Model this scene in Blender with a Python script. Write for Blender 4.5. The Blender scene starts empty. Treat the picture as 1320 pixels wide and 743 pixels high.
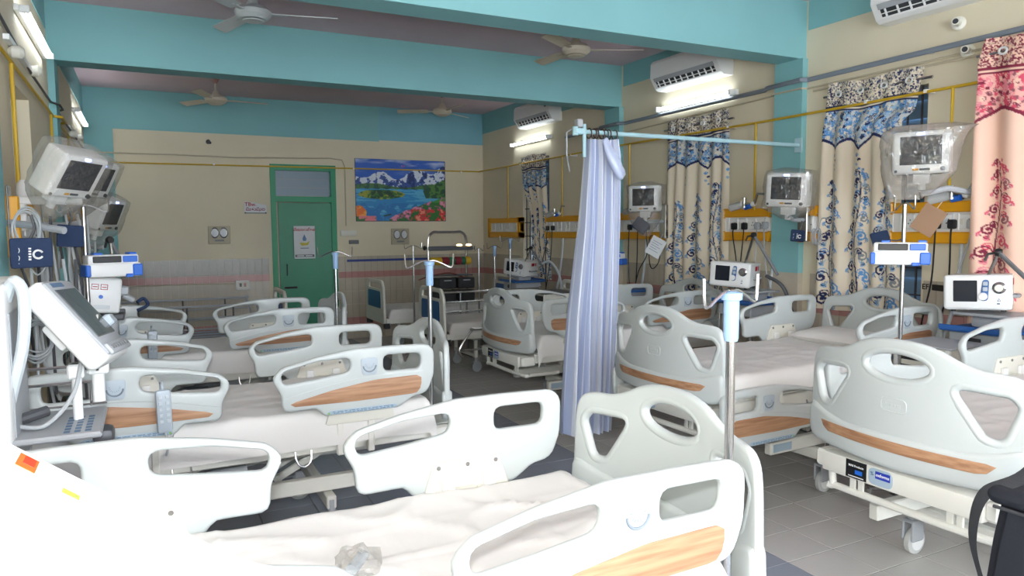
import bpy, bmesh, math, random
import numpy as np
from mathutils import Vector, Matrix, Euler
from mathutils.geometry import delaunay_2d_cdt

# ------------------------------------------------------------------ camera, world, light, exposure
SC = bpy.context.scene
COL = SC.collection
PI = math.pi
RND = random.Random(7)

cam_d = bpy.data.cameras.new('camera'); cam = bpy.data.objects.new('camera', cam_d); COL.objects.link(cam)
YAW, PITCH, ROLL = 0.46865, 0.08107, 0.00737
_f = Vector((math.sin(YAW)*math.cos(PITCH), math.cos(YAW)*math.cos(PITCH), -math.sin(PITCH)))
_r = Vector((math.cos(YAW), -math.sin(YAW), 0)); _d = _f.cross(_r)
_r2 = math.cos(ROLL)*_r + math.sin(ROLL)*_d; _d2 = -math.sin(ROLL)*_r + math.cos(ROLL)*_d
cam.matrix_world = Matrix(((_r2.x, -_d2.x, -_f.x, 0), (_r2.y, -_d2.y, -_f.y, 0), (_r2.z, -_d2.z, -_f.z, 1.65), (0, 0, 0, 1)))
cam_d.sensor_width = 36; cam_d.lens = 932.8/1320*36; cam_d.clip_start = .05
SC.camera = cam

W = bpy.data.worlds.new('world'); SC.world = W; W.use_nodes = True
W.node_tree.nodes['Background'].inputs[0].default_value = (.80, .89, 1, 1)
W.node_tree.nodes['Background'].inputs[1].default_value = 6.0

def lamp(name, typ, loc, energy, color=(1, 1, 1), size=.1, size_y=None, rot=None):
    d = bpy.data.lights.new(name, typ); d.energy = energy; d.color = color
    if typ == 'AREA':
        d.size = size
        if size_y: d.shape = 'RECTANGLE'; d.size_y = size_y
    else: d.shadow_soft_size = size
    o = bpy.data.objects.new(name, d); COL.objects.link(o); o.location = loc
    if rot: o.rotation_euler = rot
    return o
# the photographer's flash, just above the lens
lamp('camera_flash', 'POINT', (-.03, -.04, 1.80), 84, (.97, .985, 1), .035)

SC.view_settings.view_transform = 'Standard'
SC.view_settings.look = 'None'
SC.view_settings.gamma = 1
SC.view_settings.exposure = 1.28

# ------------------------------------------------------------------ materials
def srgb(c):
    return tuple(((x/255)/12.92 if x/255 <= .04045 else ((x/255+.055)/1.055)**2.4) for x in c) + (1,)
MATS = {}
def mat(name, rgb, rough=.5, metal=0, noise=0, nscale=8, bump=0, bscale=60, spec=.5, emit=0, alpha=1, coat=0, trans=0):
    if name in MATS: return MATS[name]
    m = bpy.data.materials.new(name); MATS[name] = m; m.use_nodes = True
    nt = m.node_tree; b = nt.nodes['Principled BSDF']; c = srgb(rgb)
    b.inputs['Base Color'].default_value = c
    b.inputs['Roughness'].default_value = rough; b.inputs['Metallic'].default_value = metal
    b.inputs['Specular IOR Level'].default_value = spec
    if coat: b.inputs['Coat Weight'].default_value = coat
    if trans: b.inputs['Transmission Weight'].default_value = trans
    if alpha < 1: b.inputs['Alpha'].default_value = alpha
    if emit:
        b.inputs['Emission Color'].default_value = c; b.inputs['Emission Strength'].default_value = emit
    if noise or bump:
        tc = nt.nodes.new('ShaderNodeTexCoord')
    if noise:
        n = nt.nodes.new('ShaderNodeTexNoise'); n.inputs['Scale'].default_value = nscale; n.inputs['Detail'].default_value = 5
        nt.links.new(tc.outputs['Object'], n.inputs['Vector'])
        r = nt.nodes.new('ShaderNodeValToRGB')
        r.color_ramp.elements[0].position = .3; r.color_ramp.elements[1].position = .7
        r.color_ramp.elements[0].color = tuple(x*(1-noise) for x in c[:3])+(1,)
        r.color_ramp.elements[1].color = tuple(min(1, x*(1+noise*.6)) for x in c[:3])+(1,)
        nt.links.new(n.outputs['Fac'], r.inputs['Fac']); nt.links.new(r.outputs['Color'], b.inputs['Base Color'])
    if bump:
        n2 = nt.nodes.new('ShaderNodeTexNoise'); n2.inputs['Scale'].default_value = bscale; n2.inputs['Detail'].default_value = 4
        nt.links.new(tc.outputs['Object'], n2.inputs['Vector'])
        bp = nt.nodes.new('ShaderNodeBump'); bp.inputs['Strength'].default_value = bump; bp.inputs['Distance'].default_value = .004
        nt.links.new(n2.outputs['Fac'], bp.inputs['Height']); nt.links.new(bp.outputs['Normal'], b.inputs['Normal'])
    return m
def wood_mat(name, c1, c2, scale=(2, 30, 30)):
    m = bpy.data.materials.new(name); MATS[name] = m; m.use_nodes = True
    nt = m.node_tree; b = nt.nodes['Principled BSDF']; b.inputs['Roughness'].default_value = .45
    tc = nt.nodes.new('ShaderNodeTexCoord'); mp = nt.nodes.new('ShaderNodeMapping'); mp.inputs['Scale'].default_value = scale
    n = nt.nodes.new('ShaderNodeTexNoise'); n.inputs['Scale'].default_value = 2.2; n.inputs['Detail'].default_value = 6
    r = nt.nodes.new('ShaderNodeValToRGB'); r.color_ramp.elements[0].color = srgb(c1); r.color_ramp.elements[1].color = srgb(c2)
    r.color_ramp.elements[0].position = .35; r.color_ramp.elements[1].position = .65
    nt.links.new(tc.outputs['Object'], mp.inputs['Vector']); nt.links.new(mp.outputs['Vector'], n.inputs['Vector'])
    nt.links.new(n.outputs['Fac'], r.inputs['Fac']); nt.links.new(r.outputs['Color'], b.inputs['Base Color'])
    return m
def attr_mat(name, rough=.7, bump=0):
    m = bpy.data.materials.new(name); MATS[name] = m; m.use_nodes = True
    nt = m.node_tree; b = nt.nodes['Principled BSDF']; b.inputs['Roughness'].default_value = rough
    a = nt.nodes.new('ShaderNodeAttribute'); a.attribute_name = 'print'
    nt.links.new(a.outputs['Color'], b.inputs['Base Color'])
    return m
def film_mat(name, tint=(235, 235, 230), opaque=.12, rough=.08):
    """clear polythene: mostly see-through, with glossy glints"""
    m = bpy.data.materials.new(name); MATS[name] = m; m.use_nodes = True
    nt = m.node_tree; nt.nodes.clear()
    out = nt.nodes.new('ShaderNodeOutputMaterial'); t = nt.nodes.new('ShaderNodeBsdfTransparent')
    d = nt.nodes.new('ShaderNodeBsdfDiffuse'); g = nt.nodes.new('ShaderNodeBsdfGlossy'); g.inputs['Roughness'].default_value = rough
    d.inputs['Color'].default_value = srgb(tint); t.inputs['Color'].default_value = (.93, .93, .92, 1)
    m1 = nt.nodes.new('ShaderNodeMixShader'); m2 = nt.nodes.new('ShaderNodeMixShader')
    m1.inputs[0].default_value = opaque; m2.inputs[0].default_value = .16
    tc = nt.nodes.new('ShaderNodeTexCoord'); nz = nt.nodes.new('ShaderNodeTexNoise'); nz.inputs['Scale'].default_value = 14; nz.inputs['Detail'].default_value = 3; nz.inputs['Distortion'].default_value = 1.5
    bp = nt.nodes.new('ShaderNodeBump'); bp.inputs['Strength'].default_value = .9; bp.inputs['Distance'].default_value = .03
    nt.links.new(tc.outputs['Object'], nz.inputs['Vector']); nt.links.new(nz.outputs['Fac'], bp.inputs['Height'])
    nt.links.new(bp.outputs['Normal'], g.inputs['Normal'])
    nt.links.new(t.outputs[0], m1.inputs[1]); nt.links.new(d.outputs[0], m1.inputs[2])
    nt.links.new(m1.outputs[0], m2.inputs[1]); nt.links.new(g.outputs[0], m2.inputs[2]); nt.links.new(m2.outputs[0], out.inputs[0])
    return m

M_cream = mat('cream_wall_paint', (220, 210, 184), .75, noise=.05, nscale=1.4, bump=.15, bscale=35)
M_creamd = mat('grey_cream_wall_paint', (176, 164, 142), .75, noise=.06, nscale=1.3, bump=.15, bscale=35)
M_teal = mat('turquoise_wall_paint', (130, 184, 187), .7, noise=.04, nscale=1.5, bump=.12, bscale=30)
M_tealp = mat('pale_turquoise_patch_paint', (126, 182, 196), .7, noise=.05, nscale=3)
M_mauve = mat('mauve_ceiling_paint', (205, 182, 188), .8, noise=.06, nscale=1.5, bump=.1)
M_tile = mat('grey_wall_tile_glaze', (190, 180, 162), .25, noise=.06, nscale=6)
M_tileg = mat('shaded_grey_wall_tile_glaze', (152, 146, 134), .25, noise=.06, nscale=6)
M_pink = mat('pink_wall_tile_glaze', (186, 138, 132), .25, noise=.06, nscale=6)
M_grout = mat('wall_grout', (148, 140, 128), .9)
M_floorA = mat('warm_grey_floor_tile', (198, 195, 191), .22, noise=.05, nscale=2.5)
M_floorB = mat('blue_grey_floor_tile', (148, 154, 166), .22, noise=.05, nscale=2.5)
M_fgrout = mat('dark_floor_grout', (120, 117, 115), .9)
M_abs = mat('pale_grey_moulded_plastic', (192, 198, 196), .28, spec=.5)
M_abs2 = mat('cream_bracket_plastic', (222, 220, 208), .4)
M_white = mat('white_enamelled_steel', (226, 225, 216), .35, noise=.03)
M_whitep = mat('white_plastic', (232, 233, 231), .35)
M_greyp = mat('grey_plastic', (168, 172, 176), .4)
M_dial = mat('pale_blue_plastic', (176, 187, 195), .35)
M_eyelet = mat('pale_eyelet_metal', (206, 206, 202), .25, spec=.8)
M_collar = mat('pale_blue_collar_plastic', (146, 178, 214), .35)
M_wheel = mat('pale_grey_wheel_rubber', (196, 198, 196), .5)
M_label = mat('light_blue_label', (166, 186, 200), .5)
M_lines = mat('label_print_grey_blue', (92, 118, 146), .6)
M_green = mat('green_warning_mark', (130, 190, 70), .6)
M_wood = wood_mat('oak_wood_laminate', (154, 112, 82), (186, 144, 110), (30, 2, 30))
M_woodb = wood_mat('oak_wood_laminate_foot', (154, 112, 82), (186, 144, 110), (30, 2, 30))
M_woodr = wood_mat('oak_wood_laminate_rail', (154, 112, 82), (186, 144, 110), (2, 30, 30))
M_sheet = mat('white_cotton_sheet', (226, 224, 220), .85, bump=.25, bscale=14)
M_sheetw = mat('bright_white_cotton_sheet', (232, 232, 230), .85, bump=.25, bscale=14)
M_matt = mat('grey_rexine_mattress', (120, 116, 112), .5)
M_black = mat('black_plastic', (24, 25, 28), .4)
M_dark = mat('dark_grey_rubber', (52, 54, 58), .7)
M_dgrey = mat('dark_grey_metal', (84, 86, 90), .5, metal=.3)
M_steel = mat('stainless_steel', (190, 190, 190), .22, metal=1)
M_screen = mat('dark_screen_glass', (34, 38, 46), .2, spec=.3)
M_screeng = mat('grey_screen_glass', (92, 98, 100), .12)
M_blue = mat('bright_blue_plastic', (36, 104, 206), .35)
M_bluet = mat('blue_tray_plastic', (42, 96, 168), .4)
M_navy = mat('navy_nylon_cuff', (34, 52, 84), .85, bump=.3, bscale=150)
M_navy2 = mat('navy_bed_panel', (44, 92, 152), .4)
M_yellow = mat('mustard_panel_enamel', (222, 158, 22), .4)
M_ypipe = mat('yellow_gas_pipe_paint', (196, 160, 34), .4)
M_greyc = mat('grey_conduit_plastic', (124, 134, 144), .5)
M_cond = mat('cream_conduit_plastic', (190, 180, 155), .6)
M_bluerod = mat('pale_blue_painted_pipe', (168, 204, 212), .4)
M_greend = mat('green_door_paint', (24, 138, 100), .45, noise=.08, nscale=2)
M_greenf = mat('green_frame_paint', (36, 148, 104), .45, noise=.06, nscale=2)
M_red = mat('red_ink', (176, 40, 52), .6)
M_orange = mat('orange_sticker', (225, 92, 30), .6)
M_orange2 = mat('red_orange_sticker', (205, 50, 20), .6)
M_ysticker = mat('yellow_sticker', (205, 200, 70), .6)
M_paper = mat('white_paper_notice', (216, 220, 222), .7)
M_cardb = mat('brown_cardboard', (156, 124, 98), .8)
M_led = mat('blue_white_alarm_lamp', (150, 175, 255), .4, emit=4)
M_tube = mat('lit_fluorescent_tube', (240, 248, 255), .4, emit=7)
M_film = film_mat('clear_polythene_film', (205, 200, 192), .17)
M_bagfilm = film_mat('frosted_polythene_bag', (190, 182, 172), .38)
M_film2 = film_mat('taut_polythene_film', (205, 200, 192), .035, .05)
M_glass = mat('frosted_louvre_glass', (120, 140, 155), .3)
M_louv = mat('blue_grey_louvre_glass', (112, 140, 164), .2)
M_iron = mat('dark_window_grille_iron', (60, 58, 62), .6)
M_fan = mat('cream_fan_enamel', (206, 196, 176), .4)
M_fanb = mat('silver_fan_enamel', (190, 198, 200), .35)
M_curt = attr_mat('printed_curtain_cotton', .85)
M_poster = attr_mat('printed_poster', .45)
M_satin = mat('blue_satin_curtain', (194, 205, 232), .28, spec=.7)
M_satinw = mat('white_satin_stripe', (226, 231, 242), .3, spec=.7)
M_bag = mat('black_nylon_bag', (30, 33, 42), .75, bump=.3, bscale=120)
M_strap = mat('dark_grey_webbing', (62, 64, 68), .9, bump=.5, bscale=200)
M_cable = mat('grey_cable_rubber', (172, 176, 178), .5)
M_cableb = mat('black_cable_rubber', (34, 34, 36), .5)
M_hose = mat('pale_corrugated_hose', (196, 204, 208), .35)
M_hosed = mat('grey_corrugated_hose', (120, 122, 124), .5)
M_brown = mat('brown_metal_ring', (70, 52, 50), .5)
M_outside = mat('corridor_paint', (150, 148, 140), .9)
M_mattb = mat('grey_bed_slat', (150, 150, 154), .5)
M_bslat = mat('pale_blue_bed_slat', (170, 190, 216), .4)
M_wallmark = mat('black_wall_mark', (40, 38, 36), .9)  # black of the letters and patch on the right wall

# ------------------------------------------------------------------ mesh builder
class MB:
    def __init__(s): s.v = []; s.f = []; s.m = []
    def add(s, vs, fs, m=0, M=None):
        o = len(s.v)
        if M is not None: vs = [M @ Vector(v) for v in vs]
        s.v += [tuple(v) for v in vs]; s.f += [[i+o for i in f] for f in fs]; s.m += [m]*len(fs)
        return s
    def box(s, x0, x1, y0, y1, z0, z1, m=0, M=None):
        vs = [(x, y, z) for x in (x0, x1) for y in (y0, y1) for z in (z0, z1)]
        return s.add(vs, [(0, 1, 3, 2), (4, 6, 7, 5), (0, 4, 5, 1), (2, 3, 7, 6), (0, 2, 6, 4), (1, 5, 7, 3)], m, M)
    def rbox(s, x0, x1, y0, y1, z0, z1, r=.01, seg=2, m=0, M=None):
        bm = bmesh.new(); bmesh.ops.create_cube(bm, size=1)
        for v in bm.verts:
            v.co = ((x0+x1)/2+v.co.x*(x1-x0), (y0+y1)/2+v.co.y*(y1-y0), (z0+z1)/2+v.co.z*(z1-z0))
        bmesh.ops.bevel(bm, geom=list(bm.edges), offset=r, segments=seg, profile=.5, affect='EDGES')
        bm.verts.index_update()
        s.add([v.co.copy() for v in bm.verts], [[v.index for v in f.verts] for f in bm.faces], m, M); bm.free()
        return s
    def cyl(s, p0, p1, r, n=12, r2=None, m=0, M=None, caps=True):
        p0 = Vector(p0); p1 = Vector(p1); r2 = r if r2 is None else r2
        q = (p1-p0).normalized(); a = q.orthogonal().normalized(); b = q.cross(a)
        vs = []
        for p, rr in ((p0, r), (p1, r2)):
            for i in range(n):
                t = 2*PI*i/n; vs.append(p+(a*math.cos(t)+b*math.sin(t))*rr)
        fs = [(i, (i+1) % n, n+(i+1) % n, n+i) for i in range(n)]
        if caps: fs += [tuple(range(n-1, -1, -1)), tuple(range(n, 2*n))]
        return s.add(vs, fs, m, M)
    def tube(s, pts, r, n=8, closed=False, m=0, M=None, flat=None):
        pts = [Vector(p) for p in pts]; N = len(pts); vs = []; prev = None
        for i, p in enumerate(pts):
            if closed: t = pts[(i+1) % N]-pts[i-1]
            else: t = pts[min(i+1, N-1)]-pts[max(i-1, 0)]
            if t.length < 1e-9: t = Vector((0, 0, 1))
            t.normalize()
            a = t.orthogonal().normalized() if prev is None else (prev-t*prev.dot(t))
            if a.length < 1e-6: a = t.orthogonal()
            a.normalize(); prev = a; b = t.cross(a)
            rr = r[i] if isinstance(r, (list, tuple)) else r
            for k in range(n):
                th = 2*PI*k/n; vs.append(p+(a*math.cos(th)+b*math.sin(th))*rr)
        fs = []
        for i in range(N if closed else N-1):
            j = (i+1) % N
            for k in range(n):
                fs.append((i*n+k, i*n+(k+1) % n, j*n+(k+1) % n, j*n+k))
        if not closed: fs += [tuple(range(n-1, -1, -1)), tuple(range((N-1)*n, N*n))]
        return s.add(vs, fs, m, M)
    def lathe(s, prof, n=24, m=0, M=None):
        vs = []; fs = []
        for r, z in prof:
            for k in range(n):
                t = 2*PI*k/n; vs.append((r*math.cos(t), r*math.sin(t), z))
        for i in range(len(prof)-1):
            for k in range(n):
                fs.append((i*n+k, i*n+(k+1) % n, (i+1)*n+(k+1) % n, (i+1)*n+k))
        fs += [tuple(range(n-1, -1, -1)), tuple(range((len(prof)-1)*n, len(prof)*n))]
        return s.add(vs, fs, m, M)
    def prism(s, poly, z0, z1, m=0, M=None):
        n = len(poly); vs = [(x, y, z0) for x, y in poly]+[(x, y, z1) for x, y in poly]
        fs = [(i, (i+1) % n, n+(i+1) % n, n+i) for i in range(n)]+[tuple(range(n-1, -1, -1)), tuple(range(n, 2*n))]
        return s.add(vs, fs, m, M)
    def build(s, name, mats, parent=None, angle=35, label=None):
        me = bpy.data.meshes.new(name); me.from_pydata(s.v, [], s.f)
        for mm in (mats if isinstance(mats, (list, tuple)) else [mats]): me.materials.append(mm)
        me.polygons.foreach_set('material_index', s.m)
        bm = bmesh.new(); bm.from_mesh(me); bmesh.ops.recalc_face_normals(bm, faces=bm.faces); bm.to_mesh(me); bm.free()
        me.polygons.foreach_set('use_smooth', [True]*len(me.polygons))
        me.set_sharp_from_angle(angle=math.radians(angle)); me.update()
        o = bpy.data.objects.new(name, me); COL.objects.link(o)
        if parent is not None: o.parent = parent
        if label: o['label'] = label
        return o

def T(x=0, y=0, z=0, rx=0, ry=0, rz=0): return Matrix.Translation((x, y, z)) @ Euler((rx, ry, rz)).to_matrix().to_4x4()
def thing(name, label, cat, loc=(0, 0, 0), rot=(0, 0, 0), group=None):
    o = bpy.data.objects.new(name, None); COL.objects.link(o); o.empty_display_size = .1
    o.location = loc; o.rotation_euler = rot; o['label'] = label; o['category'] = cat
    if group: o['group'] = group
    return o
def tag(o, label, cat, group=None):
    o['label'] = label; o['category'] = cat
    if group: o['group'] = group
    return o
def struct(o): o['kind'] = 'structure'; return o
KIDS = {}
def copy_tree(o, parent=None):
    c = o.copy(); COL.objects.link(c)
    if parent is not None: c.parent = parent
    for ch in list(o.children): copy_tree(ch, c)
    return c
def attach(o, t):
    """make o a part of t without moving it"""
    M = Matrix.LocRotScale(t.location, t.rotation_euler, t.scale)
    o.parent = t; o.matrix_parent_inverse = M.inverted()
    return o
def bez(p0, p1, p2, p3, n=12):
    p0, p1, p2, p3 = map(Vector, (p0, p1, p2, p3))
    return [p0*(1-t)**3+p1*3*t*(1-t)**2+p2*3*t*t*(1-t)+p3*t**3 for t in [i/n for i in range(n+1)]]
def spline(pts, n=6, closed=False):
    P = [Vector(p) for p in pts]; N = len(P); out = []
    for i in range(N if closed else N-1):
        if closed: a, b, c, d = P[i-1], P[i], P[(i+1) % N], P[(i+2) % N]
        else: a, b, c, d = P[max(i-1, 0)], P[i], P[i+1], P[min(i+2, N-1)]
        for k in range(n):
            t = k/n
            out.append(.5*((2*b)+(c-a)*t+(2*a-5*b+4*c-d)*t*t+(3*b-a-3*c+d)*t**3))
    if not closed: out.append(P[-1])
    return out
def rpoly(pts, n=6):
    """polygon of (x, y, corner radius) -> rounded outline"""
    out = []; N = len(pts)
    for i in range(N):
        p = Vector(pts[i][:2]); a = Vector(pts[i-1][:2]); b = Vector(pts[(i+1) % N][:2]); r = pts[i][2]
        if r <= 0: out.append(p); continue
        u = (a-p); v = (b-p); lu = u.length; lv = v.length; u.normalize(); v.normalize()
        ang = u.angle(v); d = min(r/math.tan(ang/2), lu*.49, lv*.49)
        s, e = p+u*d, p+v*d
        for k in range(n+1):
            t = k/n; out.append(s*(1-t)**2+p*2*t*(1-t)+e*t*t)
    return out
def resample(loop, step):
    L = [Vector(p[:2]) for p in loop]; N = len(L); seg = [(L[(i+1) % N]-L[i]).length for i in range(N)]; tot = sum(seg)
    n = max(8, int(round(tot/step))); out = []; i = 0; acc = 0
    for k in range(n):
        t = tot*k/n
        while acc+seg[i] < t: acc += seg[i]; i += 1
        out.append(L[i].lerp(L[(i+1) % N], (t-acc)/max(seg[i], 1e-9)))
    return out
def area2(L): return sum(L[i].x*L[(i+1) % len(L)].y-L[(i+1) % len(L)].x*L[i].y for i in range(len(L)))/2
def offset(L, d):
    """move a loop inwards (to its left when anticlockwise) by d"""
    N = len(L); out = []
    for i in range(N):
        t = (L[(i+1) % N]-L[i-1]); t.normalize(); out.append(L[i]+Vector((-t.y, t.x))*d)
    return out
def inside(p, L):
    x, y = p; c = False; j = len(L)-1
    for i in range(len(L)):
        if (L[i].y > y) != (L[j].y > y) and x < (L[j].x-L[i].x)*(y-L[i].y)/(L[j].y-L[i].y)+L[i].x: c = not c
        j = i
    return c
def plate(outline, holes, th, r, step=.02, grid=.05, m=0, fn=None, mb=None, inward=0):
    """a moulded plate with rounded edges and holes; (u, v, w): w is the thickness axis, fn maps to 3D"""
    mb = mb or MB(); loops = []
    for k, l in enumerate([outline]+list(holes)):
        l = resample(l, step if k == 0 else step*.7)
        if (area2(l) > 0) != (k == 0): l.reverse()
        loops.append(l)
    K = 4; vs = []; fs = []; ring = []
    prof = [(r*(1-math.cos(PI/2*(1-i/K)))if False else r*(1-math.sin(PI/2*i/K)), th/2-r*(1-math.cos(PI/2*i/K))) for i in range(K+1)]
    # prof: inset r at the face (w=th/2) to inset 0 at w=th/2-r
    prof = [(r*(1-math.sin(a)), th/2-r+r*math.cos(a)) for a in [PI/2*i/K for i in range(K+1)]]
    full = prof+[(d, -w) for d, w in reversed(prof)]
    for l in loops:
        rows = []
        for d, w in full:
            o = len(vs); pts = offset(l, d)
            vs += [(p.x, p.y, w) for p in pts]; rows.append(list(range(o, o+len(pts))))
        n = len(l)
        for a, b in zip(rows[:-1], rows[1:]):
            for i in range(n): fs.append((a[i], a[(i+1) % n], b[(i+1) % n], b[i]))
        ring.append(rows)
    inner = [offset(l, r) for l in loops]
    pts = []; edges = []
    for l in inner:
        o = len(pts); pts += [p.copy() for p in l]; n = len(l); edges += [(o+i, o+(i+1) % n) for i in range(n)]
    x0 = min(p.x for p in inner[0]); x1 = max(p.x for p in inner[0]); y0 = min(p.y for p in inner[0]); y1 = max(p.y for p in inner[0])
    nb = len(pts)
    gx = x0+grid/2
    while gx < x1:
        gy = y0+grid/2
        while gy < y1:
            p = Vector((gx, gy))
            if inside(p, inner[0]) and not any(inside(p, h) for h in inner[1:]) and min((p-q).length for q in pts[:nb]) > grid*.35: pts.append(p)
            gy += grid
        gx += grid
    ov, oe, of, ivm, _, _ = delaunay_2d_cdt(pts, edges, [], 0, 1e-6)
    tri = []
    for f in of:
        c = sum((ov[i] for i in f), Vector((0, 0)))/len(f)
        if inside(c, inner[0]) and not any(inside(c, h) for h in inner[1:]): tri.append(f)
    import collections
    ec = collections.Counter(tuple(sorted((f[k], f[(k+1) % 3]))) for f in tri for k in range(3))
    tri = [f for f in tri if any(ec[tuple(sorted((f[k], f[(k+1) % 3])))] > 1 for k in range(3))]
    flat_front = [i for rows in ring for i in rows[0]]; flat_back = [i for rows in ring for i in rows[-1]]
    for side, flat in ((1, flat_front), (-1, flat_back)):
        mp = {}
        for i in range(len(ov)):
            src = ivm[i][0] if ivm[i] else None
            if src is not None and src < nb: mp[i] = flat[src]
            else: mp[i] = len(vs); vs.append((ov[i].x, ov[i].y, side*th/2))
        for f in tri: fs.append(tuple(mp[i] for i in (f if side > 0 else reversed(f))))
    if fn: vs = [fn(*v) for v in vs]
    mb.add(vs, fs, m); return mb
def ellipse(cx, cy, a, b, n=40, rot=0):
    return [Vector((cx+a*math.cos(t)*math.cos(rot)-b*math.sin(t)*math.sin(rot), cy+a*math.cos(t)*math.sin(rot)+b*math.sin(t)*math.cos(rot))) for t in [2*PI*i/n for i in range(n)]]
def text_mesh(name, txt, size, M, material, parent, align='CENTER', depth=.0006):
    cu = bpy.data.curves.new(name, 'FONT'); cu.body = txt; cu.size = size; cu.align_x = align; cu.align_y = 'CENTER'; cu.extrude = depth
    cu.resolution_u = 2; cu.offset = size*.018
    t = bpy.data.objects.new(name, cu); COL.objects.link(t)
    dg = bpy.context.evaluated_depsgraph_get()
    me = bpy.data.meshes.new_from_object(t.evaluated_get(dg)); bpy.data.objects.remove(t); bpy.data.curves.remove(cu)
    me.transform(M); me.materials.clear(); me.materials.append(material); me.name = name
    o = bpy.data.objects.new(name, me); COL.objects.link(o)
    if parent is not None: o.parent = parent
    return o

# ------------------------------------------------------------------ room shell
XL, XR, YE, YB, ZC = -.64, 5.0, 10.9, -2.4, 3.52
def slab(name, x0, x1, y0, y1, z0, z1, material, parent=None):
    o = MB().box(x0, x1, y0, y1, z0, z1).build(name, material, parent)
    return struct(o) if parent is None else o
floor = slab('floor', XL-.2, XR+.2, YB-.2, YE+1.6, -.12, -.003, M_fgrout)
# floor tiles one by one where they can be told apart, the rest as joined rows
TW, TD, TX0, TY0 = .32, .27, .21, 1.66
tile_mesh = {}
def floor_tile(x, y, material):
    if material.name not in tile_mesh:
        o = MB().rbox(0, TW-.005, 0, TD-.005, -.008, 0, .0015, 1).build('floor_tile', material, floor); tile_mesh[material.name] = o
    else:
        o = tile_mesh[material.name].copy(); COL.objects.link(o)
    o.location = (x, y, 0)
rest = {M_floorA.name: MB(), M_floorB.name: MB()}
for i in range(-3, 15):
    for j in range(-15, 35):
        x = TX0+i*TW; y = TY0+j*TD
        if x+TW > XR or x < XL-.5: continue
        m = M_floorA if x > 2.7 else M_floorB
        if 0 <= i < 12 and 0 <= j < 22: floor_tile(x, y, m)
        else:
            x0 = max(x, XL)
            if x+TW-.005 > x0: rest[m.name].box(x0, x+TW-.005, y, y+TD-.005, -.008, 0)
for k, mb in rest.items():
    o = mb.build('distant_floor_tiles', MATS[k], floor); o['kind'] = 'stuff'
slab('ceiling', XL-.2, XR+.2, YB-.2, YE+.2, ZC, ZC+.12, M_mauve)
wb = MB()   # wall behind the camera; wide window openings added to let in fill light
wb.box(XL-.2, XR+.2, YB-.2, YB, -.02, .9); wb.box(XL-.2, XR+.2, YB-.2, YB, 2.9, ZC)
for x0, x1 in ((XL-.2, -.2), (1.5, 1.7), (3.2, 3.4), (4.8, XR+.2)): wb.box(x0, x1, YB-.2, YB, .9, 2.9)
struct(wb.build('wall_back', M_cream))
for n, (x0, x1) in enumerate(((-.2, 1.5), (1.7, 3.2), (3.4, 4.8))):
    w = MB()
    for z in (.9, 1.9, 2.86): w.box(x0, x1, YB-.12, YB-.08, z, z+.04)
    for x in (x0, (x0+x1)/2-.02, x1-.04): w.box(x, x+.04, YB-.12, YB-.08, .9, 2.9)
    struct(w.build('window_%d' % (n+7), M_whitep))  # frames of the added, unseen openings that pass the sky light

# right wall with its window openings
WIN = [(-1.3, -.5), (1.95, 2.78), (3.32, 4.08), (5.30, 6.10), (8.72, 9.50)]
WZ0, WZ1 = 1.02, 2.66
wr = MB(); y = YB
for a, b in WIN+[(YE, None)]:
    wr.box(XR, XR+.2, y, a, 0, ZC)
    if b: wr.box(XR, XR+.2, a, b, 0, WZ0); wr.box(XR, XR+.2, a, b, WZ1, ZC); y = b
wall_right = struct(wr.build('wall_right', M_cream))
for n, (a, b) in enumerate(WIN):
    w = MB()
    for z in (WZ0, WZ1-.05, 1.85): w.box(XR+.10, XR+.15, a, b, z, z+.05)
    for yy in (a, b-.05, (a+b)/2-.025): w.box(XR+.10, XR+.15, yy, yy+.05, WZ0, WZ1)
    wo = struct(w.build('window_%d' % (n+1), M_whitep if n == 4 else M_greyc))
    g = MB()
    for k in range(7):
        z = WZ0+.12+k*.2; g.box(XR+.035, XR+.045, a, b, z, z+.012)
    for k in range(7):
        yy = a+.06+k*(b-a-.12)/6; g.box(XR+.03, XR+.04, yy, yy+.012, WZ0, WZ1)
    g.build('window_grille', M_iron, wo)
    proto = None
    for k in range(13):
        z = WZ0+.06+k*.13
        if proto is None:
            proto = MB().box(-.004, .004, a+.05, b-.05, -.072, .072).build('louvre_pane', M_louv, wo); o = proto
        else: o = proto.copy(); COL.objects.link(o)
        o.location = (XR+.13, 0, z); o.rotation_euler = (0, .16, 0)
    struct(slab('trim_%d' % (10+n), XR-.012, XR, a-.02, b+.02, WZ0-.03, WZ0, M_cream))

# far wall with the door opening
DX0, DX1, DZ = 1.64, 2.58, 2.61
we = MB(); we.box(XL, DX0, YE, YE+.2, 0, ZC); we.box(DX1, XR, YE, YE+.2, 0, ZC); we.box(DX0, DX1, YE, YE+.2, DZ, ZC)
wall_end = struct(we.build('wall_far', M_cream))
slab('wall_corridor', .4, 3.6, YE+1.5, YE+1.6, -.02, ZC, M_outside)
slab('wall_corridor_right', 3.5, 3.6, YE+.2, YE+1.5, -.02, ZC, M_outside)
slab('wall_corridor_left', .4, .5, YE+.62, YE+1.5, -.02, ZC, M_outside)
slab('ceiling_corridor', .4, 3.6, YE+.2, YE+1.6, ZC, ZC+.1, M_outside)
df = MB()
for x0, x1 in ((DX0, DX0+.075), (DX1-.075, DX1)): df.box(x0, x1, YE-.02, YE+.12, 0, DZ)
df.box(DX0, DX1, YE-.022, YE+.12, DZ-.085, DZ); df.box(DX0, DX1, YE-.022, YE+.12, 2.07, 2.15)
door = struct(df.build('door_1', M_greenf))
leaf = MB().rbox(0, .76, -.02, .02, .01, 2.06, .004, 1)
for z0, z1 in ((.15, .95), (1.05, 1.95)): leaf.box(.08, .68, -.023, -.02, z0, z1)
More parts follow.
